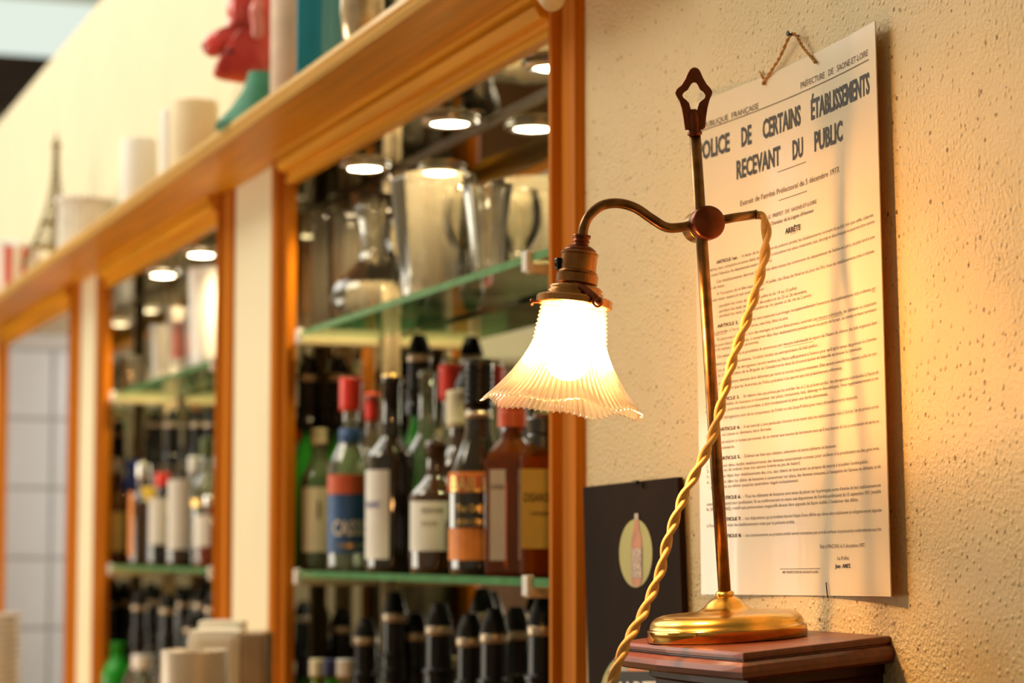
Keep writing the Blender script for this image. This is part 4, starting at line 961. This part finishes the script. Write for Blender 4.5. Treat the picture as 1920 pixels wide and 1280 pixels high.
# arm
rod = 9.2*k_
arm = [onL(*q) for q in ((1300,421),(1278,426),(1250,426),(1222,410),(1192,390),(1160,381),(1130,385),(1107,402),(1096,422),(1092,443))]
bm = B(); tube(bm, spline(arm, 8), rod, 20); obj('arm', bm, M_BRASSD, lamp, smooth=True)
bm = B(); tube(bm, [onL(1338, 415), onL(1376, 408), onL(1418, 402)], [8.6*k_, 8.6*k_, 8.6*k_], 20); lathe(bm, [(9.3*k_, 0), (9.3*k_, .0015)], 20, onL(1416, 402.3), (onL(1420, 401)-onL(1400, 404))); obj('arm_stub', bm, M_BRASSD, lamp, smooth=True)
# lamp holder and shade about a leaning axis
S0, S1 = onL(1091, 443), onL(1054, 770)
sa = (S1-S0).normalized(); ks = (S0-CAM).dot(F_)/FPX
def ss(d): return S0 + sa*(d*ks)
def sl(bm, prof, seg=40, **kw): return lathe(bm, [(a*ks, b*ks) for a, b in prof], seg, S0, sa, **kw)
bm = B(); sl(bm, [(13,-3),(17,-2),(17,3),(14.5,5),(14.5,8),(16,9),(16,12),(14,13),(15,17),(22,20),(29,25),(32,31)]); obj('holder_cap', bm, M_BRONZE, lamp, smooth=True)
bm = B(); sl(bm, [(33,30),(35.5,32),(35.5,35),(34,37),(34,66),(37,68),(38,70),(37,72),(39.5,74),(39.5,90),(36,93)]); obj('lamp_holder', bm, mat('bronze_holder', (.30, .13, .04), .28, metal=.9, var=.3, scale=50), lamp)
bm = B(); q = ss(52)+R_*(-36*ks)
box(bm, -.004, .003, -.0035, .0035, -.005, .005, bev=.0012); bm.transform(Matrix.Translation(q)); tube(bm, [q, q+R_*(-9*ks)+Vector((0, 0, -.001))], [.0032, .0016], 8); obj('switch', bm, M_BLACK, lamp)
M_AMBG = thin('amber_collar_glass', tint=(1, .72, .40), transl=.3, tcol=(.9, .5, .2), boost=2.2)
bm = B(); sl(bm, [(38,93),(46,96),(51,101),(48,105),(53,108),(50,112),(55,116)]); obj('gallery_dome', bm, mat('gallery_brass', (.40, .19, .06), .26, metal=.9), lamp, smooth=True)
bm = B(); sl(bm, [(56,114),(69,117),(72,120),(72,131),(68,133),(62,131)]); obj('gallery_ring', bm, mat('gallery_brass', (.40, .19, .06), .26, metal=.9), lamp)
bm = B()   # curved leg in front with thumb screw
pq = [ss(93)+(-pn*-1)*(30*ks)+R_*(-16*ks), ss(100)+pn*(46*ks)+R_*(-4*ks), ss(112)+pn*(60*ks)+R_*(10*ks), ss(122)+pn*(69*ks)+R_*(20*ks), ss(131)+pn*(72*ks)+R_*(25*ks)]
tube(bm, spline(pq, 6), .0030, 8); obj('gallery_leg', bm, M_BRONZE, lamp, smooth=True)
c = ss(132)+pn*(70*ks)+R_*(25*ks)
bm = B(); lathe(bm, [(10.5*ks, -.004), (10.5*ks, .001), (8*ks, .002), (7*ks, .0022), (7*ks, .006), (4*ks, .0075)], 20, c, pn); obj('thumb_screw', bm, M_BRONZE, lamp)
c = ss(125)+R_*(-66*ks)+pn*.004; dr = (R_*-1+Vector((0, 0, -.05))).normalized()
bm = B(); lathe(bm, [(2.6*ks, 0), (2.6*ks, 13*ks), (6.5*ks, 13.5*ks), (7*ks, 17*ks), (5*ks, 19*ks)], 14, c, dr); obj('thumb_screw', bm, M_BRONZE, lamp)
# shade: fluted, ruffled glass
sp_ = [(60,124),(61,130)]
y_ = 132
for i in range(9):
    b0 = 60+i*.9; sp_ += [(b0+2.6, y_+2), (b0-1.0, y_+5), (b0-.8, y_+6.5), (b0+2.7, y_+8.2)]; y_ += 7.9
for h, rr in ((206,69),(214,71.5),(224,76),(236,82),(250,90),(264,99),(278,109),(290,118.5),(302,129),(311,138),(318,145),(322,148.5)): sp_.append((rr, h))
nfl = 76
def fl(th, i, n):
    h = sp_[i][1]; t = max(0, (h-205)/117.0); t = min(1, t)
    ruff = math.sin(th*6+.6)*.6+math.sin(th*9+2)*.5
    return ((math.cos(th*nfl)*(.9+2.4*t) if t > 0 else 0)*ks + ruff*3.6*t*t*ks, (ruff*6.0*t**3 + (math.cos(th*nfl)*1.6 if t > .95 else 0))*ks)
bm = B(); sl(bm, sp_, 464, cap=False, rfun=fl)
o = obj('glass_shade', bm, M_SHADE, lamp, smooth=True); md = o.modifiers.new('t', 'SOLIDIFY'); md.thickness = .0016; md.offset = -1
bm = B(); sl(bm, [(12,150),(14,165),(20,180),(32,200),(40,218),(42,235),(38,252),(26,266),(10,272)], 24); obj('bulb', bm, M_BULBG, lamp, smooth=True)
bm = B(); sl(bm, [(11,118),(14,120),(14,149),(12,149.5)], 20); obj('bulb_neck', bm, M_BRASS, lamp, smooth=True)

# twisted fabric cord
path = [(1419,402,0),(1429,405,0),(1435,420,0),(1437,445,0),(1432,490,0),(1417,545,.002),(1400,600,.006),(1380,655,.011),(1364,710,.017),(1348,775,.021),(1331,830,.022),(1305,885,.022),(1284,925,.022),(1265,975,.022),(1250,1020,.022),(1240,1065,.024),(1223,1110,.030),(1203,1155,.04),(1180,1195,.05),(1166,1225,.055),(1155,1255,.055),(1142,1290,.05),(1135,1340,.04)]
cp = [onL(a, b, c_) for a, b, c_ in path]
cp[0] = onL(1412, 402.5, 0)
sp = spline(cp, 16); root = empty('lamp_cord', onL(1419, 402), 'twisted golden fabric cord hanging from the lamp arm past the bracket', 'cord')
tot = 0; dist = [0]
for a, b in zip(sp, sp[1:]): tot += (b-a).length; dist.append(tot)
for ph in (0, PI):
    bm = B(); out = []; n = len(sp)
    for i, p_ in enumerate(sp):
        t = (sp[min(i+1, n-1)]-sp[max(i-1, 0)]).normalized(); u = t.cross(F_).normalized(); v = t.cross(u); a = ph+2*PI*dist[i]/.042
        rad = .0021*min(1, i/14)
        out.append(p_+(u*math.cos(a)+v*math.sin(a))*rad)
    tube(bm, out, .0026, 10); obj('cord_strand', bm, M_CORD, root, smooth=True)
